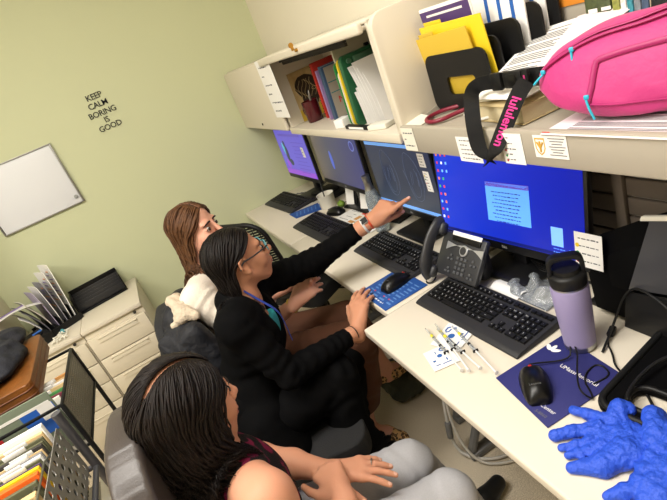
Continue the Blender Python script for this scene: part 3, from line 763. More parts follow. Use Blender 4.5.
# magazine
m_mag = [m_paper, mat('magazine red', (210, 70, 44), .5), mat('magazine teal', (70, 140, 120), .5), mat('magazine ochre', (206, 150, 80), .5), m_ink]
t = thing('magazine', 'opened white magazine with orange and teal pictures beside the water bottle', 'magazine', (.858, 2.165, .7405), .06)
M0 = Matrix()
b = MB().sheet(lambda u, v: (-.085 + .17 * u, -.19 + .38 * v, .004 + .006 * math.sin(PI * v) * (1 - .3 * u)), 6, 12, .004)
b.build('pages', m_mag, t)
b = MB()
zz = lambda v, u: .0072 + .006 * math.sin(PI * v) * (1 - .3 * u)
def patch(u0, v0, u1, v1, mi): b.sheet(lambda u, v: (-.085 + .17 * (u0 + (u1 - u0) * u), -.19 + .38 * (v0 + (v1 - v0) * v), zz(v0 + (v1 - v0) * v, u0 + (u1 - u0) * u)), 3, 4, .0004, mi)
patch(.10, .26, .50, .48, 2); patch(.55, .28, .85, .46, 1); patch(.25, .52, .48, .60, 3); patch(.58, .52, .70, .62, 1); patch(.06, .50, .18, .62, 3); patch(.1, .04, .6, .2, 3)
for k in range(5): patch(.15 + .16 * k, .68, .165 + .16 * k, .92 - .08 * (k % 3), 4)
b.build('pictures', m_mag, t)
# ------------------------------------------------------------------ syringes on their wrappers
t = thing('wipe_packet', 'white foil packet with blue print lying under the syringes, upper one', 'packet', (.548, 1.052, .7405), .35, group='white packets with blue print')
m_bluep = mat('blue print', (40, 96, 170), .6)
def packet(t, w, h, z):
    MB().sheet(lambda u, v: (-w / 2 + w * u, -h / 2 + h * v, z + .0016 + .0022 * math.sin(PI * u) * math.sin(PI * v)), 8, 8, .0012).build('foil', m_paper, t)
    p = MB()
    for x, y, a, b_ in ((.3, .12, .05, .03), (-.1, .25, .02, .06), (.15, -.2, .03, .05), (-.3, -.1, .06, .03), (-.25, -.32, .10, .012), (.1, -.35, .2, .012)): p.box((x * w, y * h, z + .0042), (a * w * 1.8, b_ * h * 2.4, .0008))
    p.cyl((-.02 * w, .05 * h, z + .0036), (-.02 * w, .05 * h, z + .0046), w * .10, seg=16).tube([(w * (.2 + .12 * math.cos(a)), h * (.3 + .08 * math.sin(a)), z + .0042) for a in (0, 1, 2, 3, 4, 5)], .0022, 5)
    p.build('print', m_bluep, t)
packet(t, .105, .095, .0008)
t = thing('wipe_packet', 'white foil packet with blue print nearest the desk edge', 'packet', (.470, 1.010, .7405), -.25, group='white packets with blue print')
packet(t, .075, .090, 0)
m_syr = mat('clear syringe barrel', (235, 240, 242), 0.1, trans=.9)
m_yel = mat('yellow needle hub', (226, 214, 40), .4)
def syringe(label, a, b, z):
    """a = needle end, b = plunger end"""
    A = V((a[0], a[1], z)); B = V((b[0], b[1], z)); d = B - A; L = d.length
    t = thing('syringe', label, 'syringe', A, math.atan2(d.y, d.x), group='capped syringes')
    MB().cyl((0, 0, .005), (.040, 0, .005), .0026, .0034, seg=12).build('needle_cap', m_syr, t)
    MB().cyl((.040, 0, .005), (.054, 0, .005), .0042, seg=12, bev=.0008).build('needle_hub', m_yel, t)
    MB().cyl((.054, 0, .005), (.054 + .085, 0, .005), .0042, seg=14).build('barrel', m_syr, t)
    MB().cyl((.100, 0, .005), (.107, 0, .005), .0045, seg=12).box((.1395, 0, .0055), (.0018, .016, .009), bev=.0005).build('stopper', m_blackp, t)
    p = MB().box(((.107 + L - .003) / 2, 0, .005), (L - .003 - .107, .0045, .0014)).box(((.107 + L - .003) / 2, 0, .005), (L - .003 - .107, .0014, .0045)).cyl((L - .003, 0, .005), (L - .001, 0, .005), .0055, seg=14)
    p.build('plunger', mat('white plunger', (226, 226, 226), .4), t)
    g = MB()
    for k in range(9): g.box((.060 + k * .008, 0, .0093), (.0008, .004, .0004))
    g.build('scale_marks', m_inkb, t)
    return t
syringe('capped syringe with yellow hub, leftmost of the four, tip over the desk-edge side', (.514, 1.142), (.470, .915), .745)
syringe('capped syringe with yellow hub, second from the left among the four', (.545, 1.132), (.480, .898), .7475)
syringe('capped syringe with yellow hub, crossing the top of the others', (.528, 1.095), (.500, .872), .757)
syringe('capped syringe with yellow hub, rightmost of the four, plunger toward the dark blue pad', (.570, 1.080), (.520, .838), .7475)
# ------------------------------------------------------------------ clear plastic bag, papers, cable box behind the keyboard
m_bag = mat('thin clear film', (216, 222, 228), 0.16, trans=.75, bump=(60, .6))
r_ = random.Random(11)
def crump(u, v, c, w, h, amp, s):
    return (c[0] + (u - .5) * w, c[1] + (v - .5) * h, c[2] + amp * (.55 + .45 * math.sin(9 * u + s + 3 * math.sin(5 * v))) * (math.sin(PI * min(max(u, 0), 1)) * math.sin(PI * v)) ** .5 + .3 * amp * math.sin(17 * v + 7 * u + s) * math.sin(PI * u) * math.sin(PI * v))
tag(MB().sheet(lambda u, v: crump(u, v, (.842, 1.020, .743), .12, .19, .040, 1.3), 26, 26, .0004).build('plastic_bag', m_bag, None, 180), 'crumpled clear plastic bag behind the near keyboard', 'plastic bag')
tag(MB().sheet(lambda u, v: (.775 + .055 * u, 1.03 + .12 * v, .7425 + .012 * math.sin(PI * u)), 4, 4, .0006).build('paper_slip', m_paper), 'folded white slip of paper between the phone and the plastic bag', 'paper')
cb = MB()
for k in range(5): cb.tube([(.93 + .01 * k, 1.28 - .02 * k, .745), (.945, 1.18 - .03 * k, .765), (.93 - .008 * k, 1.08, .770 - .004 * k), (.95, .98 - .02 * k, .746)], .0026, 6, sm=2)
tag(cb.build('cable_tangle', [m_blackp]), 'dark cables lying beneath the bright blue monitor', 'cables')
# ------------------------------------------------------------------ dark stand, grey tablet, tray, cables on the right
def slab(c, th, m, name, t, bev=.002):
    c = [V(p) for p in c]; n = (c[1] - c[0]).cross(c[-1] - c[0]).normalized(); o = MB(); t0 = t.location
    A = [o.bm.verts.new(p - t0) for p in c]; B = [o.bm.verts.new(p - t0 + n * th) for p in c]; k = len(c)
    o.bm.faces.new(A[::-1]); o.bm.faces.new(B)
    for i in range(k): o.bm.faces.new((A[i], A[(i + 1) % k], B[(i + 1) % k], B[i]))
    o._fin(A + B, 0, None, bev); return o.build(name, m, t)
t = thing('laptop', 'black laptop lid leaning upright beside the tumbler, near the slatted panel', 'laptop', (.90, .60, .7405))
slab([(.866, .822, .752), (.866, .30, .752), (.932, .30, 1.215), (.932, .696, 1.017), (.932, .902, .898)], .012, m_dark, 'lid', t)
MB().box((.055, -.02, .008), (.17, .56, .014), bev=.005).build('base', m_blackp, t)
t = thing('tablet', 'dark grey tablet with a white corner guard propped against the black laptop', 'tablet', (.86, .50, .7405))
slab([(.868, .732, .840), (.868, .38, .914), (.884, .38, 1.098), (.884, .671, 1.036)], -.009, mat('slate grey glass', (66, 66, 70), .3), 'case', t)
slab([(.8815, .694, 1.030), (.8815, .50, 1.071), (.8835, .50, 1.083), (.8835, .690, 1.043)], -.013, m_paper2, 'corner_guard', t, .003)
slab([(.842, .735, .7410), (.842, .40, .7410), (.862, .40, .905), (.862, .735, .835)], -.006, m_blackp, 'prop_stand', t)
note('white card with yellow, green and red dots at the right edge of the blue monitor', (.8915, .852, .902), .080, .100, ['traffic light system', 'wait for reader', 'cleared to go', 'stop and call'], ydir=(.05, -1, 0), zdir=(.12, 0, 1), group=None, dots=[(-.032, .012, .006, 2), (-.032, -.011, .006, 3), (-.032, -.033, .006, 4)], size=.010)
t = thing('keyboard_tray', 'black plastic tray with an oval hand hole beside the blue gloves', 'tray', (.73, .48, .7405), .14)
o = [rrect(-.125, -.30, .185, .155, .035), rrect(-.092, -.13, -.030, .108, .030)]
MB().plate(o, .010, TR((0, 0, .010)), bev=.003).build('plate', m_dark, t, 50)
rim = MB().tube([(x, y, .018) for x, y in rrect(-.120, -.295, .180, .150, .033, 6)], .008, 8, closed=True).tube([(x, y, .018) for x, y in rrect(-.095, -.133, -.027, .111, .032, 6)], .006, 8, closed=True)
rim.build('rim', m_blackp, t, 60)
MB().box((.075, -.05, .022), (.09, .24, .018), bev=.006).build('raised_pad', m_blackp, t)
tag(MB().tube([(.800, .740, .744), (.770, .728, .744), (.742, .690, .744), (.712, .662, .744), (.70, .62, .744)], .0024, 7, sm=2).box((.806, .742, .7465), (.034, .016, .011), rot=(0, 0, .4), bev=.003).build('usb_cable', m_blackp), 'black plug and short cable between the tumbler and the tray', 'cable')
tag(MB().tube([(.735, .712, .744), (.80, .735, .760), (.87, .735, .850), (.855, .66, .862), (.84, .56, .800), (.78, .5, .772)], .0030, 7, sm=3).build('looped_cable', m_blackp), 'thin black cable arching over the tray by the dark laptop', 'cable')
tag(MB().tube([(.620, .560, .772), (.640, .575, .776), (.700, .585, .780), (.76, .58, .785), (.82, .54, .790), (.86, .48, .800)], .0042, 8, sm=3).build('thick_cable', m_blackp), 'thick black cable lying across the tray hand hole', 'cable')
tag(MB().tube([(.66, .535, .7445), (.69, .575, .7445), (.675, .60, .7445), (.640, .590, .7445), (.63, .55, .7445)], .0032, 7, sm=3).build('short_cable', m_blackp), 'short curl of black cable on the desk inside the tray hole', 'cable')
# ------------------------------------------------------------------ nitrile gloves
m_glove = mat('blue nitrile', (44, 84, 206), 0.5, bump=(110, .7, .008), spec=.35)
g = SDF((.36, .36, .738), (.72, .70, .84), .0020)
GD = V((.012, -.012, 0))
def gp_(*p): return [V(q) + GD for q in p]
g.ell(gp_((.532, .545, .756))[0], (.058, .046, .013), [(.8, .6, 0), (-.6, .8, 0), (0, 0, 1)], .01).ell(gp_((.540, .500, .758))[0], (.046, .046, .015), None, .02)
g.chain(gp_((.553, .580, .757), (.545, .618, .754), (.537, .648, .750)), [.016, .0115, .0100], .008)
g.chain(gp_((.522, .582, .756), (.490, .610, .753), (.460, .628, .750)), [.017, .0125, .0120], .008)
g.chain(gp_((.500, .565, .755), (.468, .586, .751), (.447, .600, .748)), [.014, .0090, .0085], .006)
g.chain(gp_((.494, .550, .755), (.460, .566, .751), (.443, .580, .748)), [.014, .0090, .0085], .006)
g.chain(gp_((.515, .508, .756), (.465, .522, .751), (.425, .556, .749)), [.027, .020, .0115], .012)
g.chain(gp_((.572, .570, .757), (.592, .578, .764), (.603, .566, .762)), [.018, .017, .013], .012)
g.cut_cone(*gp_((.450, .545, .768), (.520, .540, .775)), .004, .006, .006)
g.cut_cone(*gp_((.485, .602, .766), (.532, .584, .773)), .004, .004, .006)
g.cut_cone(*gp_((.462, .578, .762), (.500, .558, .768)), .003, .003, .004)
g.rough((.54, .54, .76), .13, .0011, .026, 3); g.rough((.56, .53, .76), .11, .0007, .012, 8)
g.folds((.50, .60, .758), (.60, .50, .758), .07, .0010, .021, 4, 1.5)
g.cut((.53, .54, .7405), (0, 0, -1), .3, .002)
me, v_, q_ = g.mesh('rubber_glove', 2)
tag(link_mesh('rubber_glove', me, m_glove, None, 180), 'crumpled blue nitrile glove with fingers spread toward the mouse pad', 'glove', 'blue nitrile gloves')
g = SDF((.36, .33, .738), (.74, .62, .86), .0022)
g.ell(gp_((.510, .440, .762))[0], (.066, .042, .020), [(.9, .4, 0), (-.4, .9, 0), (0, 0, 1)], .012).ell(gp_((.582, .478, .768))[0], (.044, .038, .019), None, .02)
g.chain(gp_((.58, .495, .770), (.610, .522, .774), (.622, .516, .768)), [.022, .016, .013], .012)
g.chain(gp_((.48, .445, .758), (.445, .465, .751), (.424, .478, .748)), [.022, .0135, .0105], .010)
g.chain(gp_((.48, .42, .758), (.445, .425, .751), (.415, .432, .748)), [.022, .013, .0105], .010)
g.chain(gp_((.60, .46, .770), (.622, .44, .764), (.63, .415, .762)), [.024, .018, .015], .012)
g.chain(gp_((.535, .41, .760), (.545, .375, .754)), [.034, .034], .015)
g.rough((.53, .45, .765), .14, .0014, .026, 5); g.rough((.57, .47, .77), .11, .0008, .012, 9)
g.folds((.46, .46, .76), (.62, .45, .765), .07, .0010, .023, 6, 1.5)
g.cut((.52, .44, .7405), (0, 0, -1), .3, .002)
me, v_, q_ = g.mesh('rubber_glove', 2)
tag(link_mesh('rubber_glove', me, m_glove, None, 180), 'crumpled blue nitrile glove bunched at the front corner beside the tray', 'glove', 'blue nitrile gloves')
# ------------------------------------------------------------------ on the grey shelf
ZS = CB + .0505
m_yf = mat('yellow folder plastic', (232, 200, 36), .4); m_yo = mat('mustard folder card', (204, 172, 52), .55)
t = thing('file_sorter', 'black plastic file sorter with stepped slots on the grey shelf', 'file sorter', (.893, 1.20, ZS), 0)
def splate(x, y0, y1, h, win=None):
    lp = [rrect(y0, 0, y1, h, .03)]
    if win: lp.append(rrect(*win, .012))
    return MB().plate(lp, .004, frame((x, 0, 0), (0, 1, 0), (0, 0, 1), (1, 0, 0)), bev=.0008)
splate(0, -.135, .135, .165, (-.075, .045, .050, .098)).build('front_plate', m_blackp, t)
for k, (x, h, s) in enumerate(((.040, .180, -.03), (.075, .205, -.07), (.110, .225, -.11), (.145, .240, -.13))): splate(x, -.115 + s, .10 + s, h).build('slot_plate', m_blackp, t)
MB().box((.07, -.03, .004), (.15, .30, .007), bev=.002).build('base', m_blackp, t)
def folder(label, x, y, z, w, h, m, lean=0.0, rot=0.0, tab=True, th=.004, cat='folder', group=None, tabpos=.25, mats=None):
    """upright folder facing -x"""
    t = thing('file_folder', label, cat, (x, y, z), group=group, rot=(rot, lean, 0))
    MB().box((0, 0, h / 2), (th, w, h), bev=min(.001, th / 3)).build('cover', m, t)
    if tab: MB().box((0, tabpos * w, h + .005), (th * .5, w * .3, .012), bev=.0006).build('tab', m, t)
    return t
folder('mustard yellow translucent folder standing foremost in the black sorter', .912, 1.222, ZS + .008, .235, .215, m_yo, -.12, -.03)
folder('bright yellow folder standing behind the mustard folder in the sorter', .926, 1.198, ZS + .008, .265, .238, m_yf, -.11, .01)
t = folder('white booklet with purple cover band standing behind the yellow folders', .945, 1.225, ZS + .008, .22, .285, m_paper, -.09, 0, False, .006)
o = MB().box((-.0035, 0, .245), (.001, .216, .062)); o.box((-.0042, .01, .222), (.0005, .15, .004), mi=1); o.box((-.0042, .0, .262), (.0005, .16, .006), mi=1); o.build('cover_print', [mat('purple print', (78, 54, 110), .5), m_paper], t)
M = frame((-.0036, 0, .195), (0, -1, 0), (0, 0, 1), (-1, 0, 0)); _o = MB(); words(_o, M, -.07, 0, .14, .008, 6, 0)
_o.build('lettering', m_ink, t)
for k, yy in enumerate((1.115, 1.085)):
    t = folder(('white and blue striped leaflet in the sorter, nearer the yellow folders', 'white and blue striped leaflet in the sorter, nearer the pink bag')[k], .990 + .035 * k, yy, ZS + .008, .20, .29, m_paper, .03, 0, False, .005, cat='leaflet', group='striped leaflets')
    o = MB()
    for j in range(3): o.box((-.003, -.06 + j * .045, .15), (.001, .012, .27))
    o.build('stripes', mat('royal blue print', (34, 96, 178), .5), t)
t = thing('flag_dispenser', 'small yellow and orange packet seen through the sorter window', 'packet', (.889, 1.215, ZS + .008), -.1)
MB().box((.030, -.01, .060), (.018, .085, .085), bev=.008).build('packet', m_yf, t)
MB().box((.030, -.065, .060), (.016, .02, .08), bev=.004).build('orange_flap', mat('orange card', (226, 110, 40), .5), t)
# stethoscope
t = thing('stethoscope', 'dark red stethoscope tubing coiled at the left of the grey shelf', 'stethoscope', (.80, 1.2, ZS))
MB().tube([(.14, -.05, .010), (.10, .03, .010), (.05, .075, .010), (-.005, .065, .010), (-.030, .02, .010), (-.012, -.02, .010), (.03, -.03, .012), (.075, -.06, .016), (.11, -.10, .018), (.14, -.12, .014)], .0062, 9, sm=3).build('tubing', mat('burgundy rubber', (124, 26, 50), .35), t, 60)
MB().tube([(.14, -.12, .014), (.10, -.16, .016), (.05, -.20, .012), (.02, -.20, .010)], .003, 7, sm=2).tube([(.14, -.12, .014), (.12, -.17, .024), (.06, -.24, .018)], .003, 7, sm=2).build('ear_tube', m_steel, t)
MB().cyl((.06, -.10, .004), (.06, -.10, .016), .022, seg=22, bev=.003).build('chest_piece', m_steel, t)
tag(MB().tube([(.835, 1.10, ZS + .006), (.80, 1.06, ZS + .006), (.80, 1.0, ZS + .012), (.84, .985, ZS + .016), (.86, 1.03, ZS + .010), (.82, 1.08, ZS + .006), (.84, 1.14, ZS + .005)], .0034, 7, sm=3).build('white_cable', m_paper), 'thin white cable coiled beside the dark red stethoscope', 'cable')
tag(MB().sheet(lambda u, v: (.762 + .07 * u, 1.255 + .085 * v + .02 * u, ZS + .002 + .012 * u * v), 6, 6, .0006).build('paper_slip', m_paper2), 'curled pale paper slip by the beige end panel on the grey shelf', 'paper')
# thick book and papers on it
t = thing('book', 'thick closed book with cream page edges under the loose papers', 'book', (.835, .965, ZS), -.12)
MB().box((.04, 0, .0225), (.15, .200, .036)).build('pages', mat('cream page block', (214, 200, 164), .8, bump=(300, .3), stretch=(1, 1, 30)), t)
MB().box((.04, 0, .003), (.158, .208, .003), bev=.001).box((.04, 0, .042), (.158, .208, .003), bev=.001).build('cover', mat('tan cover', (196, 176, 132), .6), t)
t = thing('book', 'cream paperback lying on the thick book beside the buckle', 'book', (.86, .985, ZS + .0445), .1)
MB().box((.03, 0, .006), (.125, .180, .010), bev=.001).build('pages', m_paper2, t)
def sheetq(name, label, A, B, C, D, th=.0008, m=None, bulge=.0, lines=0, group=None, mi2=None):
    A, B, C, D = map(V, (A, B, C, D)); n = (B - A).cross(D - A).normalized()
    if n.z < 0: n = -n
    f = lambda u, v: (A * (1 - u) + B * u) * (1 - v) + (D * (1 - u) + C * u) * v + n * bulge * math.sin(PI * u) * math.sin(PI * v)
    t = thing(name, label, 'paper', A, group=group)
    MB().sheet(lambda u, v: f(u, v) - A, 8, 8, th).build('sheet', m or m_paper, t, 60)
    if lines:
        o = MB(); rr = random.Random(lines)
        for k in range(lines):
            v0 = .08 + .84 * k / lines; u1 = rr.uniform(.55, .92)
            if k % 5 == 4: continue
            o.sheet(lambda u, v: f(.08 + (u1 - .08) * u, v0 + v * .38 / lines) - A + n * (th * .5 + .0004), 6, 1, .0002)
        o.build('print', m_ink, t, 0)
    return t
sheetq('printed_sheet', 'large white printed sheet sloping up from the buckle to the shelf back', (.855, 1.075, 1.350), (.845, .895, 1.362), (1.03, .775, 1.462), (1.035, 1.03, 1.440), .0012, None, .004, 26)
sheetq('printed_sheet', 'folded pale sheet tucked between the printed sheet and the pink bag', (.875, .905, 1.384), (.900, .82, 1.400), (1.01, .72, 1.468), (.985, .86, 1.462), .0012, mat('pale pink paper', (224, 208, 208), .8), .003)
sheetq('printed_sheet', 'white crumpled sheet drooping under the black buckle', (.808, 1.085, 1.350), (.800, .870, 1.346), (.86, .86, 1.354), (.87, 1.05, 1.354), .001, None, .006)
sheetq('printed_sheet', 'white form with grey rows lying under the pink bag', (.736, .775, ZS + .004), (.736, .20, ZS + .004), (1.0, .20, ZS + .004), (.95, .79, ZS + .004), .001, mat('white form with pink tint', (240, 228, 232), .8), 0, 34)
tag(MB().box((.748, .765, ZS + .006), (.012, .020, .002), bev=.0005).build('red_tab', m_red), 'tiny red tab on the corner of the white form', 'tab')
# books at the back of the shelf
bk = [(.812, .060, .205, (58, 66, 40), 'dark green patterned book with white print at the shelf back'), (.770, .016, .215, (120, 124, 60), 'yellow green book at the shelf back'), (.754, .012, .22, (214, 208, 196), 'thin white book at the shelf back'), (.740, .012, .205, (44, 116, 130), 'thin teal book at the shelf back'), (.725, .014, .21, (104, 110, 116), 'grey book at the shelf back'), (.709, .014, .20, (58, 74, 96), 'slate blue book at the shelf back'), (.692, .016, .22, (150, 136, 116), 'taupe book at the shelf back'), (.674, .016, .20, (70, 52, 50), 'dark brown book at the shelf back'), (.656, .016, .21, (90, 92, 96), 'dark grey book at the right end of the shelf books')]
for y, w, h, c, lab in bk:
    t = thing('book', lab, 'book', (1.020, y, ZS), group='books along the shelf back')
    MB().box((.0, 0, h / 2), (.066, w, h), bev=.002).build('cover', mat('book cover ' + lab.split()[0] + lab.split()[1], c, .5, vary=(90, tuple(min(255, int(k * 1.35)) for k in c), .2)), t)
    MB().box((.003, 0, h / 2), (.064, w * .78, h + .002)).build('pages', m_paper2, t)
    if w > .028:
        _o = MB(); words(_o, frame((-.0335, 0, h - .03), (0, -1, 0), (0, 0, 1), (-1, 0, 0)), -.022, 0, .05, .012, 3, 0); words(_o, frame((-.0335, 0, h - .05), (0, -1, 0), (0, 0, 1), (-1, 0, 0)), -.022, 0, .05, .012, 5, 0); _o.build('lettering', m_paper, t)
tag(MB().box((1.054, .950, ZS + .262), (.003, .16, .15)).build('orange_poster', mat('orange poster card', (206, 128, 34), .6)), 'orange card fixed to the back of the grey shelf above the papers', 'card')
# ------------------------------------------------------------------ pink belt bag
m_pink = mat('hot pink nylon', (190, 48, 120), .6, bump=(40, .25, .01), sheen=.15)
m_pink2 = mat('pink piping', (164, 32, 100), .5)
m_cy = mat('cyan zip pull', (48, 178, 208), .4)
m_web = mat('black webbing', (14, 14, 15), .6, bump=(500, .3), stretch=(1, 1, 3), spec=.25)
BR = Euler((.0, 0, -.0)).to_matrix()
t = thing('belt_bag', 'hot pink belt bag with cyan zip pulls lying on the grey shelf', 'bag', (.905, .555, ZS + .0065), 0, rot=(0, 0, .33))
# local: x away from viewer, y along the bag (left end +), z up
def bag_section(y, ins=0.0):
    s = (y + .30) / .60; e = max(0.0, 1 - abs(2 * s - 1) ** 2.6) ** .5
    return e
def bagpt(u, v, k=1.0):
    y = -.28 + .56 * u; e = max(.06, (1 - abs(2 * u - 1) ** 3.2)) ** .5
    a = 2 * PI * v; cx, cz = math.cos(a), math.sin(a)
    X = .064 * e * (abs(cx) ** .72) * (1 if cx > 0 else -1); Z = .082 * e * (abs(cz) ** .72) * (1 if cz > 0 else -1)
    wr = .002 * math.sin(22 * u + 3 * math.sin(7 * v * PI)) * e
    return V((X * k + .030 * Z / .074 + wr, y, (.084 - .030 * (u * 2 - 1 if u > .5 else 0) * 0) + Z * 1.02 * k + wr))
b = MB(); nu, nv = 48, 40
rg = [[b.bm.verts.new(bagpt(i / nu, j / nv)) for j in range(nv)] for i in range(nu + 1)]
zmin = min(v.co.z for r in rg for v in r)
for r in rg:
    for v in r: v.co.z = max(v.co.z - zmin, .002)
for i in range(nu):
    for j in range(nv): b.bm.faces.new((rg[i][j], rg[i][(j + 1) % nv], rg[i + 1][(j + 1) % nv], rg[i + 1][j]))
b.bm.faces.new(rg[0]); b.bm.faces.new(rg[-1][::-1])
b.build('body', m_pink, t, 60)
def surf(u, v, off=.002):
    p = bagpt(u, v, 1.02); p.z -= zmin; return p + V((-off, 0, off * .5))
def line(u0, u1, v0, v1, r, m, name, n=24, arch=0):
    pts = [surf(u0 + (u1 - u0) * k / n, v0 + (v1 - v0) * k / n + arch * math.sin(PI * k / n)) for k in range(n + 1)]
    return MB().tube(pts, r, 7, flat=(1, 1.6)).build(name, m, t, 60)
line(.985, .02, .41, .36, .0035, m_pink2, 'main_zip', arch=-.045)
line(.97, .02, .385, .335, .0030, m_pink2, 'zip_flap', arch=-.050)
pk = [surf(.80 - .03 * k / 6 + (0 if k < 1 else 0), .565 - .10 * k / 6) for k in range(7)] + [surf(.77 - .75 * k / 20, .465 - .06 * math.sin(PI / 2 * k / 20)) for k in range(1, 21)]
MB().tube(pk, .0034, 7, flat=(1, 1.6), sm=1).build('pocket_zip', m_pink2, t, 60)
MB().tube([surf(.80 - .78 * k / 20, .575 + .02 * math.sin(PI * k / 20)) for k in range(21)], .0020, 6).build('bottom_seam', m_pink2, t, 60)
def pull(p, L, sway):
    MB().box((p[0] - .003, p[1], p[2]), (.005, .010, .009), bev=.002).tube([(p[0] - .006, p[1], p[2] - .004), (p[0] - .010, p[1] + sway * .4, p[2] - L * .5), (p[0] - .010, p[1] + sway, p[2] - L)], .0024, 8, sm=1).build('zip_pull', m_cy, t, 60)
p = surf(.86, .385); pull(p, .045, -.004)
p = surf(.80, .545); pull(p, .042, -.012)
p = surf(.975, .43); pull(p, .020, .020)
# strap and buckle
Mi = (Matrix.Translation(t.location) @ t.rotation_euler.to_matrix().to_4x4()).inverted()
def ribbon(pts, w, th, up, name, m, par, sm=2):
    """flat strap through points, `up` = width direction per point"""
    P = [V(p) for p in pts]; U = [V(u).normalized() for u in up]
    for _ in range(sm):
        Q, R = [P[0]], [U[0]]
        for i in range(len(P) - 1):
            Q += [P[i] * .75 + P[i + 1] * .25, P[i] * .25 + P[i + 1] * .75]; R += [(U[i] * .75 + U[i + 1] * .25).normalized(), (U[i] * .25 + U[i + 1] * .75).normalized()]
        P, U = Q + [P[-1]], R + [U[-1]]
    n = len(P)
    o = MB()
    def fn(u, v):
        i = min(int(round(u * (n - 1))), n - 1); return Mi @ (P[i] + U[i] * (v - .5) * w)
    o.sheet(fn, n - 1, 2, th); return o.build(name, m, par, 60), P, U
SX = CX - .030
ribbon([(.855, .828, 1.380), (.838, .855, 1.386), (.822, .910, 1.388), (.816, .970, 1.387), (.808, 1.010, 1.387), (.785, 1.015, 1.380), (.742, .972, 1.366), (.722, .958, 1.320), (.714, .950, 1.270), (.712, .938, 1.243), (.713, .922, 1.232)],
       .036, .0016, [(0, .1, 1), (0, .1, 1), (0, 0, 1), (0, 0, 1), (-.2, .1, 1), (-.4, .6, .6), (-.65, .65, .2), (-.75, .6, 0), (-.7, .62, .05), (-.6, .7, .4), (-.5, .6, .6)], 'strap', m_web, t)
st2, P2, U2 = ribbon([(.713, .926, 1.2315), (.7125, .910, 1.236), (.719, .900, 1.258), (.7365, .8920, 1.2840), (.7600, .8800, 1.3225), (.7835, .8680, 1.3610), (.812, .862, 1.384)],
       .036, .0016, [(-.5, .6, -.6), (-.48, .70, -.5), (-.45, .85, .1), (-.45, .75, .46), (-.45, .75, .46), (-.45, .75, .46), (-.40, .60, .66)], 'strap', m_web, t)
MK = Mi @ Matrix.Translation((0, 0, -.012))
bk_ = MB().box((.816, .905, 1.400), (.012, .058, .040), bev=.005, M=MK).box((.813, .955, 1.399), (.012, .034, .042), bev=.004, M=MK).box((.818, .868, 1.400), (.010, .018, .040), bev=.003, M=MK)
bk_.build('buckle', m_blackp, t)
MB().box((.8085, .905, 1.400), (.002, .030, .028), bev=.001, M=MK).build('buckle_face', m_blackg, t)
MB().box((.8125, .868, 1.398), (.002, .004, .020), M=MK).build('buckle_tag', m_pink, t)
# lettering along the hanging strap
A_, B_ = V((.7280, .8963, 1.2700)), V((.7800, .8698, 1.3553))
xd = (B_ - A_).normalized(); wd_ = V((-.45, .75, .46)); wd_ = (wd_ - xd * wd_.dot(xd)).normalized(); zd = xd.cross(wd_)
if zd.dot(V((-.6, -.75, .25))) < 0: wd_ = -wd_
zd = xd.cross(wd_); xd, wd_ = -xd, -wd_
MB().text('lululemon', .0290, Mi @ frame((A_ + B_) / 2 + zd.normalized() * .0022, xd, wd_, zd), depth=.0003, bold=.0006).build('strap_lettering', mat('pink print', (226, 50, 146), .5), t, 0)
tag(MB().box((1.0, .50, ZS + .16), (.014, .36, .06), rot=(0, .2, .25), bev=.004).box((1.0, .5, ZS + .066), (.010, .3, .13), bev=.003).build('black_binder', m_blackp), 'black binder edge standing behind the pink bag', 'binder')

# ------------------------------------------------------------------ inside the open cabinet
ZC2 = CB + .0255
t = thing('anatomy_card', 'tan card with an old engraving of a head in profile, leaning at the back', 'picture card', (1.000, 2.345, ZC2), 0, rot=(0, .0, 0))
t.location = (.915, 2.408, ZC2); t.rotation_euler = (0, 0, PI / 2)
m_tan = mat('aged tan card', (186, 158, 104), .8, vary=(30, (206, 182, 130), .2)); m_eng = mat('engraving ink', (54, 42, 28), .8)
MB().box((0, 0, .12), (.003, .165, .238)).build('card', m_tan, t)
MB().box((-.0018, 0, .028), (.0008, .165, .056)).build('card_band', m_yo, t)
prof = [(.030, .060), (.036, .078), (.052, .082), (.056, .092), (.050, .098), (.058, .106), (.054, .116), (.072, .126), (.060, .148), (.056, .168), (.040, .196), (.005, .212), (-.035, .208), (-.062, .186), (-.068, .155), (-.056, .128), (-.046, .112), (-.048, .078), (-.056, .060)]
pm = frame((-.0022, 0, 0), (0, -1, 0), (0, 0, 1), (-1, 0, 0))
MB().prism(prof, 0, .0006, pm).build('engraved_head', m_eng, t)
o = MB()
for k in range(7): o.tube([(-.055 + .014 * k + .012 * math.sin(j * .9 + k), .10 + .013 * j, .0008) for j in range(8)], .0009, 5, M=pm)
o.tube([(.03 + .012 * math.cos(a), .135 + .008 * math.sin(a), .0008) for a in [k * .7 for k in range(9)]], .0012, 5, M=pm)
o.build('engraved_lines', m_tan, t)
t = thing('mug', 'dark red mug standing in the open wall cabinet', 'mug', (.850, 2.285, ZC2))
MB().lathe([(0, .003), (.034, .0), (.038, .004), (.040, .05), (.041, .100), (.039, .101), (.037, .05), (.034, .008), (0, .007)], 30).build('body', mat('dark red glaze', (74, 20, 26), .2), t, 50)
MB().tube([(-.008, .036, .080), (-.014, .060, .082), (-.018, .072, .055), (-.014, .060, .026), (-.008, .037, .022)], .0055, 9, sm=2).build('handle', MATS['dark red glaze'], t, 60)
for k, (a, b_, c) in enumerate((((.845, 2.28, 1.275), (.858, 2.27, 1.40), 'silver pen standing in the dark red mug, taller one'), ((.855, 2.275, 1.275), (.845, 2.25, 1.385), 'silver pen standing in the dark red mug, shorter one'))):
    tag(MB().cyl(a, b_, .0042, seg=10).cyl(b_, V(b_) + (V(b_) - V(a)).normalized() * .012, .0042, .001, seg=10).build('pen', m_steel), c, 'pen', 'pens in the red mug')
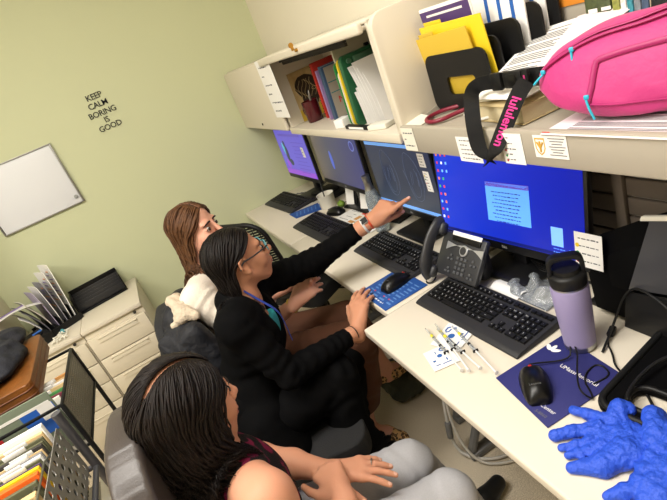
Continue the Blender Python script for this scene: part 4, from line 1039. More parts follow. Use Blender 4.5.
def upright(name, label, cat, x, y, w, h, d, m, lean=0.0, group=None, pages=True, tilt=0.0):
    t = thing(name, label, cat, (x, y, ZC2), group=group, rot=(lean, 0, tilt))
    if pages:
        MB().box((d / 2, w / 2 - .0012, h / 2), (d, .0024, h), bev=.0008).box((d / 2, -w / 2 + .0012, h / 2), (d, .0024, h), bev=.0008).box((.0015, 0, h / 2), (.003, w, h), bev=.001).build('cover', m, t)
        MB().box((d / 2 + .001, 0, h / 2), (d - .006, w - .005, h - .006)).build('pages', m_paper2, t)
    else: MB().box((d / 2, 0, h / 2), (d, w, h), bev=.002).build('cover', m, t)
    return t
t = upright('binder', 'red spiral notebook leaning beside the mug in the cabinet', 'notebook', .880, 2.215, .022, .255, .16, mat('red card cover', (186, 44, 34), .5), .10)
o = MB()
for k in range(18): o.tube([(.004 + .006 * math.cos(a), .010 + .006 * math.sin(a), .02 + k * .013) for a in [2 * PI * j / 8 for j in range(8)]], .0009, 4, closed=True)
o.build('spiral', m_blackp, t)
upright('book', 'lilac notebook standing between the red and the grey books', 'notebook', .862, 2.135, .016, .222, .16, mat('lilac cover', (156, 128, 178), .5), .10)
t = upright('book', 'navy edged manual with grey front and red title in the cabinet', 'book', .858, 2.075, .030, .236, .155, mat('navy blue cover', (52, 78, 110), .5), .10)
M = frame((-.001, -.016, .0), (1, 0, 0), (0, 0, 1), (0, -1, 0))
MB().box((.081, -.0156, .118), (.140, .001, .224)).build('front_cover', mat('grey cover board', (160, 152, 140), .6), t)
MB().text('Mul', .042, frame((.070, -.0166, .080), (1, 0, 0), (0, 0, 1), (0, -1, 0))).text('S', .042, frame((.085, -.0166, .040), (1, 0, 0), (0, 0, 1), (0, -1, 0))).build('lettering', m_red, t)
MB().box((.081, -.0164, .165), (.135, .0006, .004)).box((.081, -.0164, .120), (.135, .0006, .004)).build('rules', mat('teal rule', (60, 120, 124), .6), t)
gr = mat('green folder plastic', (24, 122, 58), .4); gr2 = mat('dark green plastic', (30, 92, 58), .35)
def clip(name, label, y, w, h, m, lean, x=.800, d=.21):
    t = thing(name, label, 'folder', (x, y, ZC2), group='folders in the open cabinet', rot=(lean, 0, .10)); MB().prism(rrect(0, 0, d, h, .02), -w / 2, w / 2, frame((0, 0, 0), (1, 0, 0), (0, 0, 1), (0, -1, 0)), bev=min(.002, w / 3)).build('cover', m, t); return t
clip('folder', 'bright green folder, leftmost of the cabinet folders', 1.800, .008, .245, gr, .07)
clip('folder', 'cream folder between the green and yellow ones', 1.785, .006, .215, m_paper2, .07)
clip('folder', 'yellow folder standing between two green ones', 1.770, .009, .255, m_yf, .07)
t = clip('clipboard_case', 'dark green clipboard case with a rounded clip top', 1.738, .022, .262, gr2, .07)
MB().box((.10, -.016, .235), (.10, .010, .030), bev=.004).cyl((.03, -.012, .240), (.03, -.020, .240), .009, seg=16).build('clip', mat('dull green', (70, 110, 84), .4), t)
for k, (y, lab) in enumerate(((1.700, 'curved white papers in the cabinet, beside the green case'), (1.655, 'curved white papers in the cabinet, middle sheaf'), (1.612, 'curved white papers in the cabinet, nearest the beige end panel'))):
    t = thing('paper_sheaf', lab, 'paper', (.790, y, ZC2), group='curled papers in the cabinet')
    for j in range(3):
        MB().sheet(lambda u, v: (.03 + .16 * u + .01 * j, .055 * v * v - .010 * j + .01 * math.sin(3 * u) * v, .001 + (.205 + .012 * k - .02 * j) * v), 6, 12, .0012).build('sheet', m_paper, t, 60)
tag(MB().box((.985, 1.70, ZC2 + .10), (.08, .16, .20), bev=.004).box((.985, 1.70, ZC2 + .235), (.07, .13, .07), bev=.02).cyl((.95, 1.745, ZC2 + .25), (.935, 1.75, ZC2 + .25), .022, seg=18).build('camera_case', m_blackp), 'black case with round lens on top, behind the green case and white papers', 'case')
tag(MB().box((.802, 1.868, ZC2 + .018), (.055, .055, .034), rot=(0, 0, .3), bev=.002).box((.785, 1.85, ZC2 + .018), (.004, .03, .02), mi=1).build('small_box', [m_paper, mat('peach label', (222, 176, 150), .6)]), 'small white box in front of the green folders', 'box')
tag(MB().box((.780, 1.70, ZC2 + .008), (.02, .19, .014), bev=.002).box((.7685, 1.70, ZC2 + .008), (.001, .12, .008), mi=1).build('label_holder', [m_blackp, m_paper]), 'black strip with white labels along the cabinet shelf front', 'label strip')
tag(MB().box((.800, 1.56, ZC2 + .010), (.05, .09, .018), rot=(0, 0, .3), bev=.003).build('card_stack', m_paper2), 'stack of pale cards by the end panel on the cabinet shelf', 'cards')
# ------------------------------------------------------------------ filing pedestals under the whiteboard
m_draw = mat('almond drawer enamel', (218, 208, 186), 0.42)
def pedestal(label, x0, x1, y0, zt, rows):
    t = thing('filing_cabinet', label, 'cabinet', (x0, y0, 0), group='almond filing cabinets')
    w = x1 - x0; d = 3.280 - y0
    MB().box((w / 2, d / 2 + .01, (zt - .03) / 2 + .005), (w, d - .02, zt - .035), bev=.004).build('body', m_draw, t)
    MB().box((w / 2, d / 2, zt - .013), (w + .001, d, .026), bev=.005).build('top', m_cab, t)
    MB().cyl((w - .05, -.003, zt - .040), (w - .05, .004, zt - .040), .009, seg=16).build('lock', m_gap, t)
    z = zt - .058
    for h in rows:
        dr = MB().box((w / 2, .0, z - h / 2), (w - .010, .022, h - .006), bev=.003).build('drawer', m_draw, t)
        p = MB().prism([(-w * .34, 0), (w * .34, 0), (w * .34 - .02, .028), (-w * .34 + .02, .028)], 0, .006, frame((w / 2, -.010, z - h * .32), (1, 0, 0), (0, 0, 1), (0, -1, 0)), bev=.002)
        p.box((w / 2, -.014, z - h * .30 + .026), (w * .66, .012, .006), bev=.002)
        p.build('pull', m_draw, dr)
        z -= h
    return t
pedestal('almond filing cabinet with wide drawers beside the seated women', -.676, -.336, 2.790, .694, (.140, .128, .128, .24))
pedestal('almond filing cabinet further left, holding the stuffed literature rack', -1.020, -.680, 2.790, .690, (.140, .128, .128, .24))
# black desk organiser
t = thing('desk_organizer', 'black ridged plastic letter tray on the filing cabinet', 'letter tray', (-.548, 3.165, .695), .13)
o = MB().box((0, 0, .004), (.30, .17, .008), bev=.002).box((0, .081, .060), (.30, .008, .120), bev=.003).box((-.146, 0, .055), (.008, .17, .11), bev=.003).box((.146, .02, .050), (.008, .13, .10), bev=.003)
o.build('case', m_blackg, t)
for k in range(5):
    MB().box((0, .052 - k * .026, .058 - k * .007), (.284, .003, .080 - k * .010), rot=(-.12, 0, 0), bev=.001).build('divider', mat('charcoal plastic', (40, 40, 42), .3), t)
# literature rack
t = thing('literature_rack', 'black wire literature rack stuffed with papers on the left filing cabinet', 'rack', (-.815, 3.09, .691), -1.15)
o = MB()
for k in range(5):
    o.box((0, .09 - k * .045, .045 - .004 * k), (.24, .003, .09 - .008 * k), rot=(-.12, 0, 0), bev=.001)
o.box((0, 0, .004), (.25, .22, .008), bev=.002).box((-.124, 0, .02), (.004, .22, .04)).box((.124, 0, .02), (.004, .22, .04))
o.build('rack', m_blackp, t)
cols = [(m_paper, .345), (m_paper, .315), (mat('grey brochure', (150, 148, 156), .6), .27), (m_paper, .26), (mat('violet grey brochure', (176, 166, 190), .6), .24), (m_paper2, .22), (mat('mid grey brochure', (120, 118, 124), .6), .2), (m_paper, .18)]
labs = ['tall white leaflet with an orange drawing, back of the literature rack', 'white leaflet with violet band, behind the grey brochure in the rack', 'grey brochure in the upper middle of the literature rack', 'white leaflet in front of the grey brochure in the rack', 'pale violet brochure in the middle of the literature rack', 'off white leaflet low in the literature rack', 'dark grey brochure low in the literature rack', 'short white leaflet at the very front of the rack']
Mr = Matrix.Translation(t.location) @ Matrix.Rotation(-1.15, 4, 'Z')
for k, ((m, h), lab) in enumerate(zip(cols, labs)):
    b = thing('leaflet', lab, 'leaflet', Mr @ V((.012 - .006 * k, .078 - k * .023, .010)), group='leaflets in the literature rack', rot=(-.12 + .035 * k, -.06 + .015 * k, -1.15))
    MB().sheet(lambda u, v: (-.105 + .21 * u, .010 * math.sin(PI * u) - (.05 * v * v if k > 4 else .012 * v * v), h * v), 6, 8, .003).build('pages', m, b, 60)
    if k < 3:
        q = MB()
        for j in range(7): q.box((.02 * math.sin(j * 2.1 + k), -.006, h * (.45 + .07 * j)), (.12 - .012 * j, .0008, .006), mi=0 if j % 3 else 1)
        q.build('print', [mat('violet print', (130, 110, 170), .7), mat('orange print', (222, 150, 90), .7)], b)
t = thing('printed_sheet', 'curled white sheet flopping over the left of the literature rack', 'paper', Mr @ V((-.02, -.10, .215)), .35)
MB().sheet(lambda u, v: (-.15 + .24 * u, -.10 + .15 * v - .03 * u, .012 - .06 * (u - .4) ** 2 * 1.5 - .02 * v), 12, 8, .001).build('sheet', m_paper, t, 60)
o = MB()
for j in range(6): o.box((-.05, -.07 + .018 * j, .0105 - .003 * j), (.13, .004, .0006))
o.build('print', MATS['violet print'], t)
tag(MB().box((-.925, 2.935, .722), (.17, .14, .058), rot=(.1, 0, .5), bev=.008).box((-.93, 2.925, .756), (.12, .08, .012), rot=(.1, 0, .5), bev=.004).box((-.885, 2.93, .765), (.05, .012, .006), rot=(.1, 0, .5), mi=1).build('card_reader', [m_blackp, mat('blue decal', (60, 110, 190), .5)]), 'black desktop machine with blue decal in front of the literature rack', 'card machine')
cr2 = MB()
rr = random.Random(4)
for k in range(16):
    p = V((-.80 + rr.uniform(-.02, .05), 2.87 + rr.uniform(-.05, .05), .6965)); cr2.tube([p, p + V((rr.uniform(-.02, .02), rr.uniform(-.02, .02), .016)), p + V((rr.uniform(-.03, .03), rr.uniform(-.03, .03), .004))], .0035, 6, sm=2)
tag(cr2.build('crumpled_tissue', [m_paper2]), 'crumpled pale tissue on the filing cabinet edge by the black machine', 'tissue')
tag(MB().ell((-.775, 2.925, .705), (.014, .014, .012)).box((-.775, 2.925, .716), (.012, .012, .006), bev=.002).build('teal_cap', mat('teal plastic', (70, 150, 160), .4)), 'small teal cap on the filing cabinet beside the tissue', 'cap')

# ------------------------------------------------------------------ black mesh file cart
m_mesh = mat('black wire mesh', (120, 114, 102), .5, .1)
BX, BY0, BY1, BZ0, BZ1 = -.550, 1.594, 2.015, .745, .917
t = thing('mesh_file_cart', 'black mesh file cart behind the grey one, holding magazines and folders', 'file cart', (BX, BY0, 0))
holes = [rrect(0, 0, BY1 - BY0, BZ1 - BZ0, .004)]
ny, nz = 30, 13
for i in range(ny):
    for j in range(nz):
        y = .014 + (BY1 - BY0 - .028) * i / (ny - 1); z = .012 + (BZ1 - BZ0 - .024) * j / (nz - 1)
        holes.append([(y - .0042, z), (y, z - .0042), (y + .0042, z), (y, z + .0042)])
MB().plate(holes, .0014, frame((0, 0, BZ0), (0, 1, 0), (0, 0, 1), (1, 0, 0))).build('mesh_panel', m_mesh, t, 0)
o = MB()
for y in (0, BY1 - BY0): o.box((.002, y, .475), (.014, .014, .885), bev=.003)
for z in (BZ0, BZ1): o.box((.002, (BY1 - BY0) / 2, z), (.010, BY1 - BY0, .010), bev=.003)
for y in (0, BY1 - BY0): o.box((-.45, y, .475), (.014, .014, .885), bev=.003).box((-.22, y, BZ1), (.45, .010, .010), bev=.003).box((-.22, y, BZ0), (.45, .010, .010), bev=.003)
o.build('frame', m_blackp, t)
MB().box((-.22, (BY1 - BY0) / 2, BZ0 + .004), (.44, BY1 - BY0, .006)).build('basket_floor', m_mesh, t)
MB().box((-.22, (BY1 - BY0) / 2, .32), (.44, BY1 - BY0, .008)).build('lower_shelf', m_mesh, t)
for x in (0, -.45):
    for y in (0, BY1 - BY0): MB().cyl((x - .008, y, .022), (x + .008, y, .022), .022, seg=18, bev=.003).build('caster', m_blackp, t)
def upfile(label, y, x1, w, z0, h, m, th=.006, tilt=0.0, lean=0.0, group=None, tab=None, cat='folder', name='hanging_folder'):
    t = thing(name, label, cat, (x1, y, z0), group=group, rot=(lean, 0, tilt))
    MB().box((-w / 2, 0, h / 2), (w, th, h), bev=min(.0015, th / 3)).build('cover', m, t)
    if tab is not None: MB().box((tab, 0, h + .006), (.06, th * .6, .014), bev=.001).build('tab', m_paper if group else m, t)
    return t
man = mat('manila card', (214, 184, 134), .7); oli = mat('olive hanging folder', (92, 92, 66), .7); gry = mat('grey folder card', (130, 130, 132), .7); blk = mat('charcoal folder card', (54, 50, 48), .7)
spec = [(1.950, m_paper2, .10, 'off white file at the far side of the mesh cart'), (1.915, mat('orange card folder', (222, 160, 92), .7), .125, 'pale orange folder near the far side of the mesh cart'), (1.88, gry, .115, 'grey folder in the mesh cart behind the manila ones'), (1.845, man, .14, 'manila folder in the mesh cart, behind the white file'), (1.81, m_paper, .145, 'white file in the middle of the mesh cart'), (1.775, man, .15, 'manila folder in the mesh cart, in front of the white file'), (1.74, mat('green tab folder', (66, 130, 70), .6), .15, 'green topped folder in the mesh cart'), (1.705, mat('maroon folder', (110, 40, 60), .6), .155, 'maroon folder in the mesh cart behind the magazines'), (1.675, m_paper2, .165, 'off white file in the mesh cart behind the magazines')]
for y, m, h, lab in spec: upfile(lab, y, -.562, .30, BZ0 + .010, h, m, .007, rr.uniform(-.03, .03), rr.uniform(-.06, .06), 'files in the black mesh cart', tab=-.07 if h > .13 else None)
t = upfile('magazine with blue corner and orange picture at the near side of the mesh cart', 1.625, -.566, .24, BZ0 + .010, .222, mat('magazine photo grey', (112, 122, 104), .5), .006, 0, .06, cat='magazine', name='magazine')
o = MB()
for x, z, w, h, mi in ((-.055, .135, .10, .10, 0), (-.030, .160, .045, .055, 1), (-.135, .10, .07, .035, 2), (-.205, .12, .05, .06, 3), (-.12, .19, .22, .010, 1), (-.235, .10, .006, .2, 1)): o.box((x, -.0036 - .0002 * mi, z), (w, .0006, h), mi=mi, rot=(0, -.35 if mi == 2 else 0, 0))
o.build('cover_print', [mat('cobalt print', (38, 96, 190), .5), m_paper, mat('rust print', (216, 118, 60), .5), mat('crimson print', (196, 40, 50), .5)], t)
# leather bag on the cart files and the navy jacket over it
m_lea = mat('tan brown leather', (136, 80, 28), .42, bump=(120, .25), vary=(14, (92, 54, 18), .3))
t = thing('leather_bag', 'tan brown leather bag lying on the mesh cart, partly under the navy jacket', 'bag', (-.775, 1.905, BZ1 + .002), .04)
MB().prism(rrect(-.17, -.20, .145, .25, .03), .004, .070, bev=.016, seg=4).build('body', m_lea, t, 60)
for z in (.024, .048): MB().tube([(x * 1.002, y * 1.002, z) for x, y in rrect(-.17, -.20, .145, .25, .03)], .0022, 6, closed=True).build('seam', mat('dark leather', (96, 50, 20), .5), t, 60)
g = SDF((-1.15, 1.62, .86), (-.56, 2.45, 1.16), .005)
g.ell((-.84, 1.97, 1.020), (.16, .22, .050), [(.85, .5, 0), (-.5, .85, 0), (0, 0, 1)], .03).ell((-.78, 2.14, 1.02), (.10, .13, .042), None, .03).ell((-.85, 1.78, 1.015), (.10, .10, .040), None, .03).cone((-.79, 1.82, 1.02), (-.71, 1.98, 1.02), .050, .044, .03).cone((-.93, 1.85, 1.02), (-.98, 2.2, 1.02), .06, .06, .03)
g.rough((-.84, 1.98, 1.03), .40, .007, .11, 4); g.rough((-.84, 1.98, 1.03), .40, .002, .04, 6)
g.cut((-.84, 1.98, BZ1 + .074), (0, 0, -1), .6, .004)
me, v_, q_ = g.mesh('jacket', 2)
m_navy = mat('navy jacket cloth', (15, 17, 29), .75, bump=(160, .3))
tag(link_mesh('jacket', me, m_navy, None, 180), 'dark navy jacket heaped over the tan leather bag', 'jacket')

# ------------------------------------------------------------------ grey perforated file cart (nearest left)
GX, GY0, GY1 = -.556, .78, 1.478
t = thing('file_cart', 'grey perforated metal file cart full of hanging folders at lower left', 'file cart', (GX, GY1, 0))
m_gm = mat('silver grey enamel', (158, 156, 150), .4, .35); m_rail = mat('steel grey tube', (98, 98, 104), .4, .5)
loops = [rrect(-(GY1 - GY0), .742, -.004, .917, .006)]
r_i = 0
for i in range(16):
    for j in range(5):
        y = -.030 - i * .041 - (j % 2) * .0205; z = .765 + j * .033
        if y > -(GY1 - GY0) + .02: loops.append(circ(y, z, .0104, 14))
MB().plate(loops, .002, frame((0, 0, 0), (0, 1, 0), (0, 0, 1), (1, 0, 0))).build('perforated_panel', m_gm, t, 0)
o = MB()
for x, y in ((.012, .022), (.012, -.70), (-.47, .022), (-.47, -.70)): o.cyl((x, y, .05), (x, y, .935), .0135, seg=18)
o.cyl((.012, .022, .935), (.012, .022, .945), .0145, seg=18).cyl((-.47, .022, .72), (.012, .022, .72), .009, seg=12).cyl((.012, -.70, .72), (.012, .022, .72), .009, seg=12).cyl((-.47, -.70, .72), (.012, -.7, .72), .009, seg=12)
o.build('post', m_rail, t)
for x in (-.018, -.030, -.44):
    MB().tube([(x, .010, .70), (x, .012, .918), (x, -.66, .918), (x, -.66, .70)], .0034, 8, sm=1).build('hanging_rail', m_steel, t, 60)
o = MB()
for k in range(9): o.tube([(.03 - .055 * k, -.66, .50), (.03 - .055 * k, -.66, .40), (.03 - .055 * k, .02, .40), (.03 - .055 * k, .02, .50)], .0026, 6)
for k in range(9): o.tube([(.03, -.66 + .085 * k, .50), (.03, -.66 + .085 * k, .40), (-.42, -.66 + .085 * k, .40)], .0026, 6)
for z in (.50, .45): o.tube([(.03, -.66, z), (.03, .02, z), (-.42, .02, z), (-.42, -.66, z)], .0034, 6, closed=True)
o.build('wire_basket', m_steel, t, 60)
for x in (.012, -.47):
    for y in (.022, -.70): MB().cyl((x - .010, y, .026), (x + .010, y, .026), .026, seg=18, bev=.004).build('caster', m_blackp, t)
tag(MB().box((-.60, 1.33, .470), (.14, .20, .008), rot=(0, .5, .2), bev=.002).box((-.532, 1.345, .505), (.016, .20, .012), rot=(0, .5, .2), mi=1).build('catalogue', [man, mat('blue spine', (44, 84, 150), .5)]), 'tan catalogue with a blue edge in the wire basket', 'catalogue')
tag(MB().box((-.60, 1.12, .455), (.20, .16, .09), rot=(0, 0, .1), bev=.004).build('black_bin', m_blackp), 'black bin lying in the wire basket of the grey cart', 'bin')
cl = [(1.462, m_paper, .020, .955, 'thick white binder, farthest in the grey cart'), (1.437, man, .012, .945, 'manila folder behind the olive folders in the grey cart'), (1.42, oli, .008, .940, 'olive hanging folder with a clear tab, farthest olive one'), (1.404, oli, .008, .936, 'olive hanging folder in front of the clear tab'), (1.388, blk, .010, .938, 'charcoal folder between olive and grey ones'), (1.372, man, .004, .932, 'thin manila folder in front of the charcoal one'), (1.358, gry, .008, .932, 'grey folder in the middle of the grey cart'), (1.342, m_paper, .010, .934, 'white paper file in the middle of the grey cart'), (1.328, oli, .008, .932, 'olive folder in front of the white file'), (1.312, mat('purple folder', (78, 60, 96), .6), .006, .930, 'purple folder behind the yellow one in the grey cart'), (1.296, m_yf, .012, .932, 'bright yellow folder in the grey cart'), (1.272, mat('vivid orange folder', (236, 104, 30), .5), .016, .932, 'vivid orange folder in the grey cart'), (1.24, oli, .012, .930, 'olive folder in front of the orange one'), (1.2, man, .022, .925, 'thick tan folder nearest in the grey cart')]
for y, m, th, zt, lab in cl: upfile(lab, y, GX - .020, .42, .700, zt - .700, m, th, rr.uniform(-.015, .015), 0, 'hanging folders in the grey cart', tab=-.05 - .05 * rr.random() if th < .009 else None)
# papers on the floor side of the black cart
for k, (z, lab) in enumerate(((.335, 'stack of white papers on the lower shelf of the mesh cart'),)):
    t = thing('paper_stack', lab, 'paper', (-.60, 1.82, z - .010))
    for j in range(6): MB().box((-.01 + .006 * (j % 3), .0, .004 + j * .016), (.21, .28, .013), rot=(0, 0, .05 * (j % 3 - 1)), bev=.001).build('sheaf', m_paper, t)
# bag, cables on the floor below the desk
DB = V((-.045, -.085, .0)); g = SDF((.44, 1.56, -.02), (.82, 2.04, .28), .005)
g.ell((.620, 1.815, .065), (.10, .14, .062), None, .03).ell((.612, 1.745, .050), (.08, .055, .046), None, .03).cone((.555, 1.735, .055), (.555, 1.89, .065), .042, .042, .03)
g.rough((.615, 1.80, .06), .22, .005, .05, 3); g.cut((.615, 1.80, .001), (0, 0, -1), .4, .003)
me, v_, q_ = g.mesh('cloth_bag', 2)
tag(link_mesh('cloth_bag', me, mat('dark olive cloth', (52, 54, 40), .8, bump=(120, .4)), None, 180), 'dark olive cloth bag on the carpet under the middle desk', 'bag')
t = thing('floor_cable', 'grey power cable looping to the carpet under the near desk', 'cable', (.56, 1.30, 0))
MB().tube([(.10, .06, .70), (.06, .05, .45), (.00, .04, .20), (-.02, .02, .04), (.02, -.05, .012), (.09, -.11, .012), (.16, -.12, .012), (.20, -.06, .10), (.22, 0, .4), (.24, .02, .70)], .0065, 8, sm=3).tube([(.08, .04, .70), (.03, .02, .40), (-.01, -.0, .16), (.01, -.07, .012), (.10, -.15, .012), (.19, -.16, .012), (.26, -.08, .03), (.3, -.0, .3)], .0055, 8, sm=3).build('cable', mat('grey cable sheath', (196, 192, 184), .5), t, 60)
MB().cyl((-.005, .03, .17), (-.018, .025, .10), .013, .012, seg=14, bev=.003).build('plug', m_greymetal, t)
# ------------------------------------------------------------------ office chairs
m_lth = mat('grey brown vinyl', (60, 53, 50), .38, bump=(300, .1)); m_fab = mat('black chair fabric', (30, 30, 32), .85, bump=(300, .4))
m_net = mat('black chair mesh', (30, 30, 28), .8, spec=.2)
def chair(label, loc, rz, sm, seat_z=.47, back_h=.48, back_lean=.14, bm=None, arms=False, mesh_back=False, back_z=.08, base_spin=0.0, back_x=-.245):
    """local +x is the way the sitter faces"""
    t = thing('office_chair', label, 'chair', loc, rz, group='office chairs')
    MB().prism(rrect(-.22, -.235, .23, .235, .07), -.085, 0, TR((0, 0, seat_z)), bev=.028, seg=4).build('seat', sm, t, 60)
    bk = Matrix.Translation((back_x, 0, seat_z + back_z)) @ Euler((0, -back_lean, 0)).to_matrix().to_4x4()
    if mesh_back:
        W, Hh = .44, back_h
        fr = [V((-.05 * (1 - (2 * y / W) ** 2) - .02 * math.sin(PI * z / Hh), y, z)) for y, z in rrect(-W / 2, 0, W / 2, Hh, .11, 8)]
        MB().tube([bk @ p for p in fr], .012, 10, closed=True).build('back_frame', m_blackp, t, 60)
        o = MB(); n = 34
        f = lambda y, z: bk @ V((-.05 * (1 - (2 * y / W) ** 2) - .02 * math.sin(PI * z / Hh), y, z))
        for k in range(1, n):
            z = Hh * k / n; e = W / 2 if .11 < z < Hh - .11 else W / 2 - .11 + math.sqrt(max(0, .11 ** 2 - (.11 - min(z, Hh - z)) ** 2))
            o.tube([f(-e + 2 * e * j / 10, z) for j in range(11)], .0052, 5)
        for k in range(1, 15):
            y = -W / 2 + W * k / 15; e = max(0, abs(y) - (W / 2 - .11)); z0 = .11 - math.sqrt(max(0, .0121 - e * e))
            o.tube([f(y, z0 + (Hh - 2 * z0) * j / 10) for j in range(11)], .0030, 4)
        o.build('back_mesh', m_net, t, 60)
    else:
        s = MB(); poly = rrect(-.22, 0, .22, back_h, min(.19, back_h * .45), 10)
        s.prism(poly, -.04, .035, bk @ frame((0, 0, 0), (0, 1, 0), (0, 0, 1), (1, 0, 0)), bev=.03, seg=4)
        s.build('backrest', bm or sm, t, 60)
    MB().tube([(-.08, 0, seat_z - .10), (back_x - .03, 0, seat_z - .09), (back_x - .065, 0, seat_z + .02), bk @ V((-.05, 0, .20))], .018, 10, sm=2, flat=(.5, 1.5)).build('back_support', m_blackp, t, 60)
    MB().cyl((0, 0, .09), (0, 0, .26), .030, seg=18).cyl((0, 0, .26), (0, 0, seat_z - .09), .018, seg=18).box((0, 0, seat_z - .095), (.20, .16, .03), bev=.008).build('gas_column', m_blackp, t)
    MB().tube([(0, -.06, seat_z - .10), (.02, -.22, seat_z - .11), (.02, -.28, seat_z - .10)], .006, 8, sm=1).cyl((.02, -.26, seat_z - .105), (.02, -.31, seat_z - .098), .011, seg=12, bev=.002).build('height_lever', m_blackp, t, 60)
    for k in range(5):
        a = 2 * PI * k / 5 + base_spin; d = V((math.cos(a), math.sin(a), 0))
        MB().tube([d * .02 + V((0, 0, .105)), d * .16 + V((0, 0, .095)), d * .30 + V((0, 0, .075))], [.026, .022, .016], 8, flat=(.8, 1.1)).build('base_arm', m_blackp, t, 60)
        c = d * .30 + V((.0, 0, .030)); n_ = V((-d.y, d.x, 0))
        MB().cyl(c - n_ * .026, c - n_ * .006, .029, seg=18, bev=.004).cyl(c + n_ * .006, c + n_ * .026, .029, seg=18, bev=.004).cyl(c, c + V((0, 0, .045)), .009, seg=10).build('caster', m_blackp, t)
    if arms:
        for s in (-1, 1):
            MB().tube([(-.04, s * .24, seat_z - .06), (-.03, s * .285, seat_z + .02), (-.02, s * .285, seat_z + .17)], .016, 8, sm=1, flat=(.6, 1.4)).box((.02, s * .285, seat_z + .185), (.24, .075, .028), bev=.011, seg=3).build('armrest', m_blackp, t, 60)
    return t
chair('grey brown vinyl office chair under the nearest woman', (-.060, .965, 0), -.06, m_lth, .44, .59, .0, back_z=.06, base_spin=.3, back_x=-.215)
chair('low black office chair under the pointing woman in the black blazer', (.07, 1.485, 0), -.30, m_fab, .46, .20, .08, arms=False, base_spin=.6)
chair('black office chair under the woman in white, a navy jacket over its back', (.095, 1.935, 0), -.15, m_fab, .45, .36, .10, base_spin=.1)
chair('empty black mesh-back office chair at the far desk by the green wall', (.555, 2.565, 0), .50, m_fab, .45, .48, .16, mesh_back=True, arms=False, back_z=.05, base_spin=.75, back_x=-.25)

# ------------------------------------------------------------------ people
m_skinB = mat('tan skin', (192, 136, 106), .55, spec=.25, sss=.12, bump=(260, .06)); m_skinA = mat('light skin', (218, 162, 138), .55, spec=.25, sss=.12, bump=(260, .06)); m_skinC = mat('warm skin', (204, 146, 118), .55, spec=.25, sss=.12, bump=(260, .06))
m_lip = mat('lip', (172, 92, 84), .45); m_nail = mat('nail', (226, 178, 160), .3)
m_white = mat('eye white', (226, 222, 216), .25); m_iris = mat('brown iris', (52, 32, 22), .2)
def nrm(v): return V(v).normalized()
def basis(f, up=(0, 0, 1)):
    f = nrm(f); l = V(up).cross(f).normalized(); u = f.cross(l); return f, l, u
def head_sdf(g, C, f, l, u, neck, k=1.0, earless=False):
    C = V(C)
    def P(a, b, c): return C + (f * a + l * b + u * c) * k
    ax = (f, l, u)
    g.ell(P(-.016, 0, .032), (.094 * k, .073 * k, .084 * k), ax, .01)
    g.ell(P(.030, 0, -.030), (.058 * k, .054 * k, .078 * k), ax, .025)
    g.ell(P(.066, 0, -.094), (.020 * k, .021 * k, .018 * k), ax, .025)
    for s in (-1, 1):
        g.ell(P(.056, s * .036, -.034), (.030 * k, .026 * k, .028 * k), ax, .02)
        g.cone(P(-.006, s * .054, -.050), P(.055, s * .020, -.092), .014 * k, .015 * k, .03)
        g.ell(P(.070, s * .028, .024), (.014 * k, .024 * k, .008 * k), ax, .018)
        g.cut_ell(P(.094, s * .031, .002), (.017 * k, .020 * k, .012 * k), ax, .012)
        g.ell(P(.070, s * .033, .000), (.0145 * k, .0155 * k, .0125 * k), ax, .004)
        if not earless:
            g.ell(P(-.012, s * .074, -.008), (.017 * k, .006 * k, .030 * k), ax, .006)
            g.chain([P(-.002, s * .074, -.026), P(-.024, s * .082, -.008), P(-.024, s * .083, .014), P(-.010, s * .080, .024), P(.002, s * .075, .012)], [.0045] * 5, .003)
            g.ell(P(-.004, s * .076, -.034), (.009 * k, .006 * k, .009 * k), ax, .005)
            g.cut_ell(P(-.009, s * .083, -.004), (.010 * k, .006 * k, .015 * k), ax, .004)
    g.cone(P(.088, 0, .012), P(.113, 0, -.028), .0080 * k, .0105 * k, .010).cone(P(.113, 0, -.029), P(.100, 0, -.040), .0098 * k, .0075 * k, .006)
    for s in (-1, 1): g.ell(P(.100, s * .0120, -.034), (.011 * k, .0075 * k, .0078 * k), ax, .006)
    g.ell(P(.083, 0, -.062), (.016 * k, .026 * k, .020 * k), ax, .02)
    g.ell(P(.0985, 0, -.0600), (.009 * k, .021 * k, .0060 * k), ax, .003); g.ell(P(.0965, 0, -.0715), (.009 * k, .018 * k, .0070 * k), ax, .003)
    g.cut_cone(P(.1075, -.020, -.0657), P(.1075, .020, -.0657), .0022, .0022, .002)
    g.cone(P(-.028, 0, -.050), neck, .050 * k, .056 * k, .03)
    return P
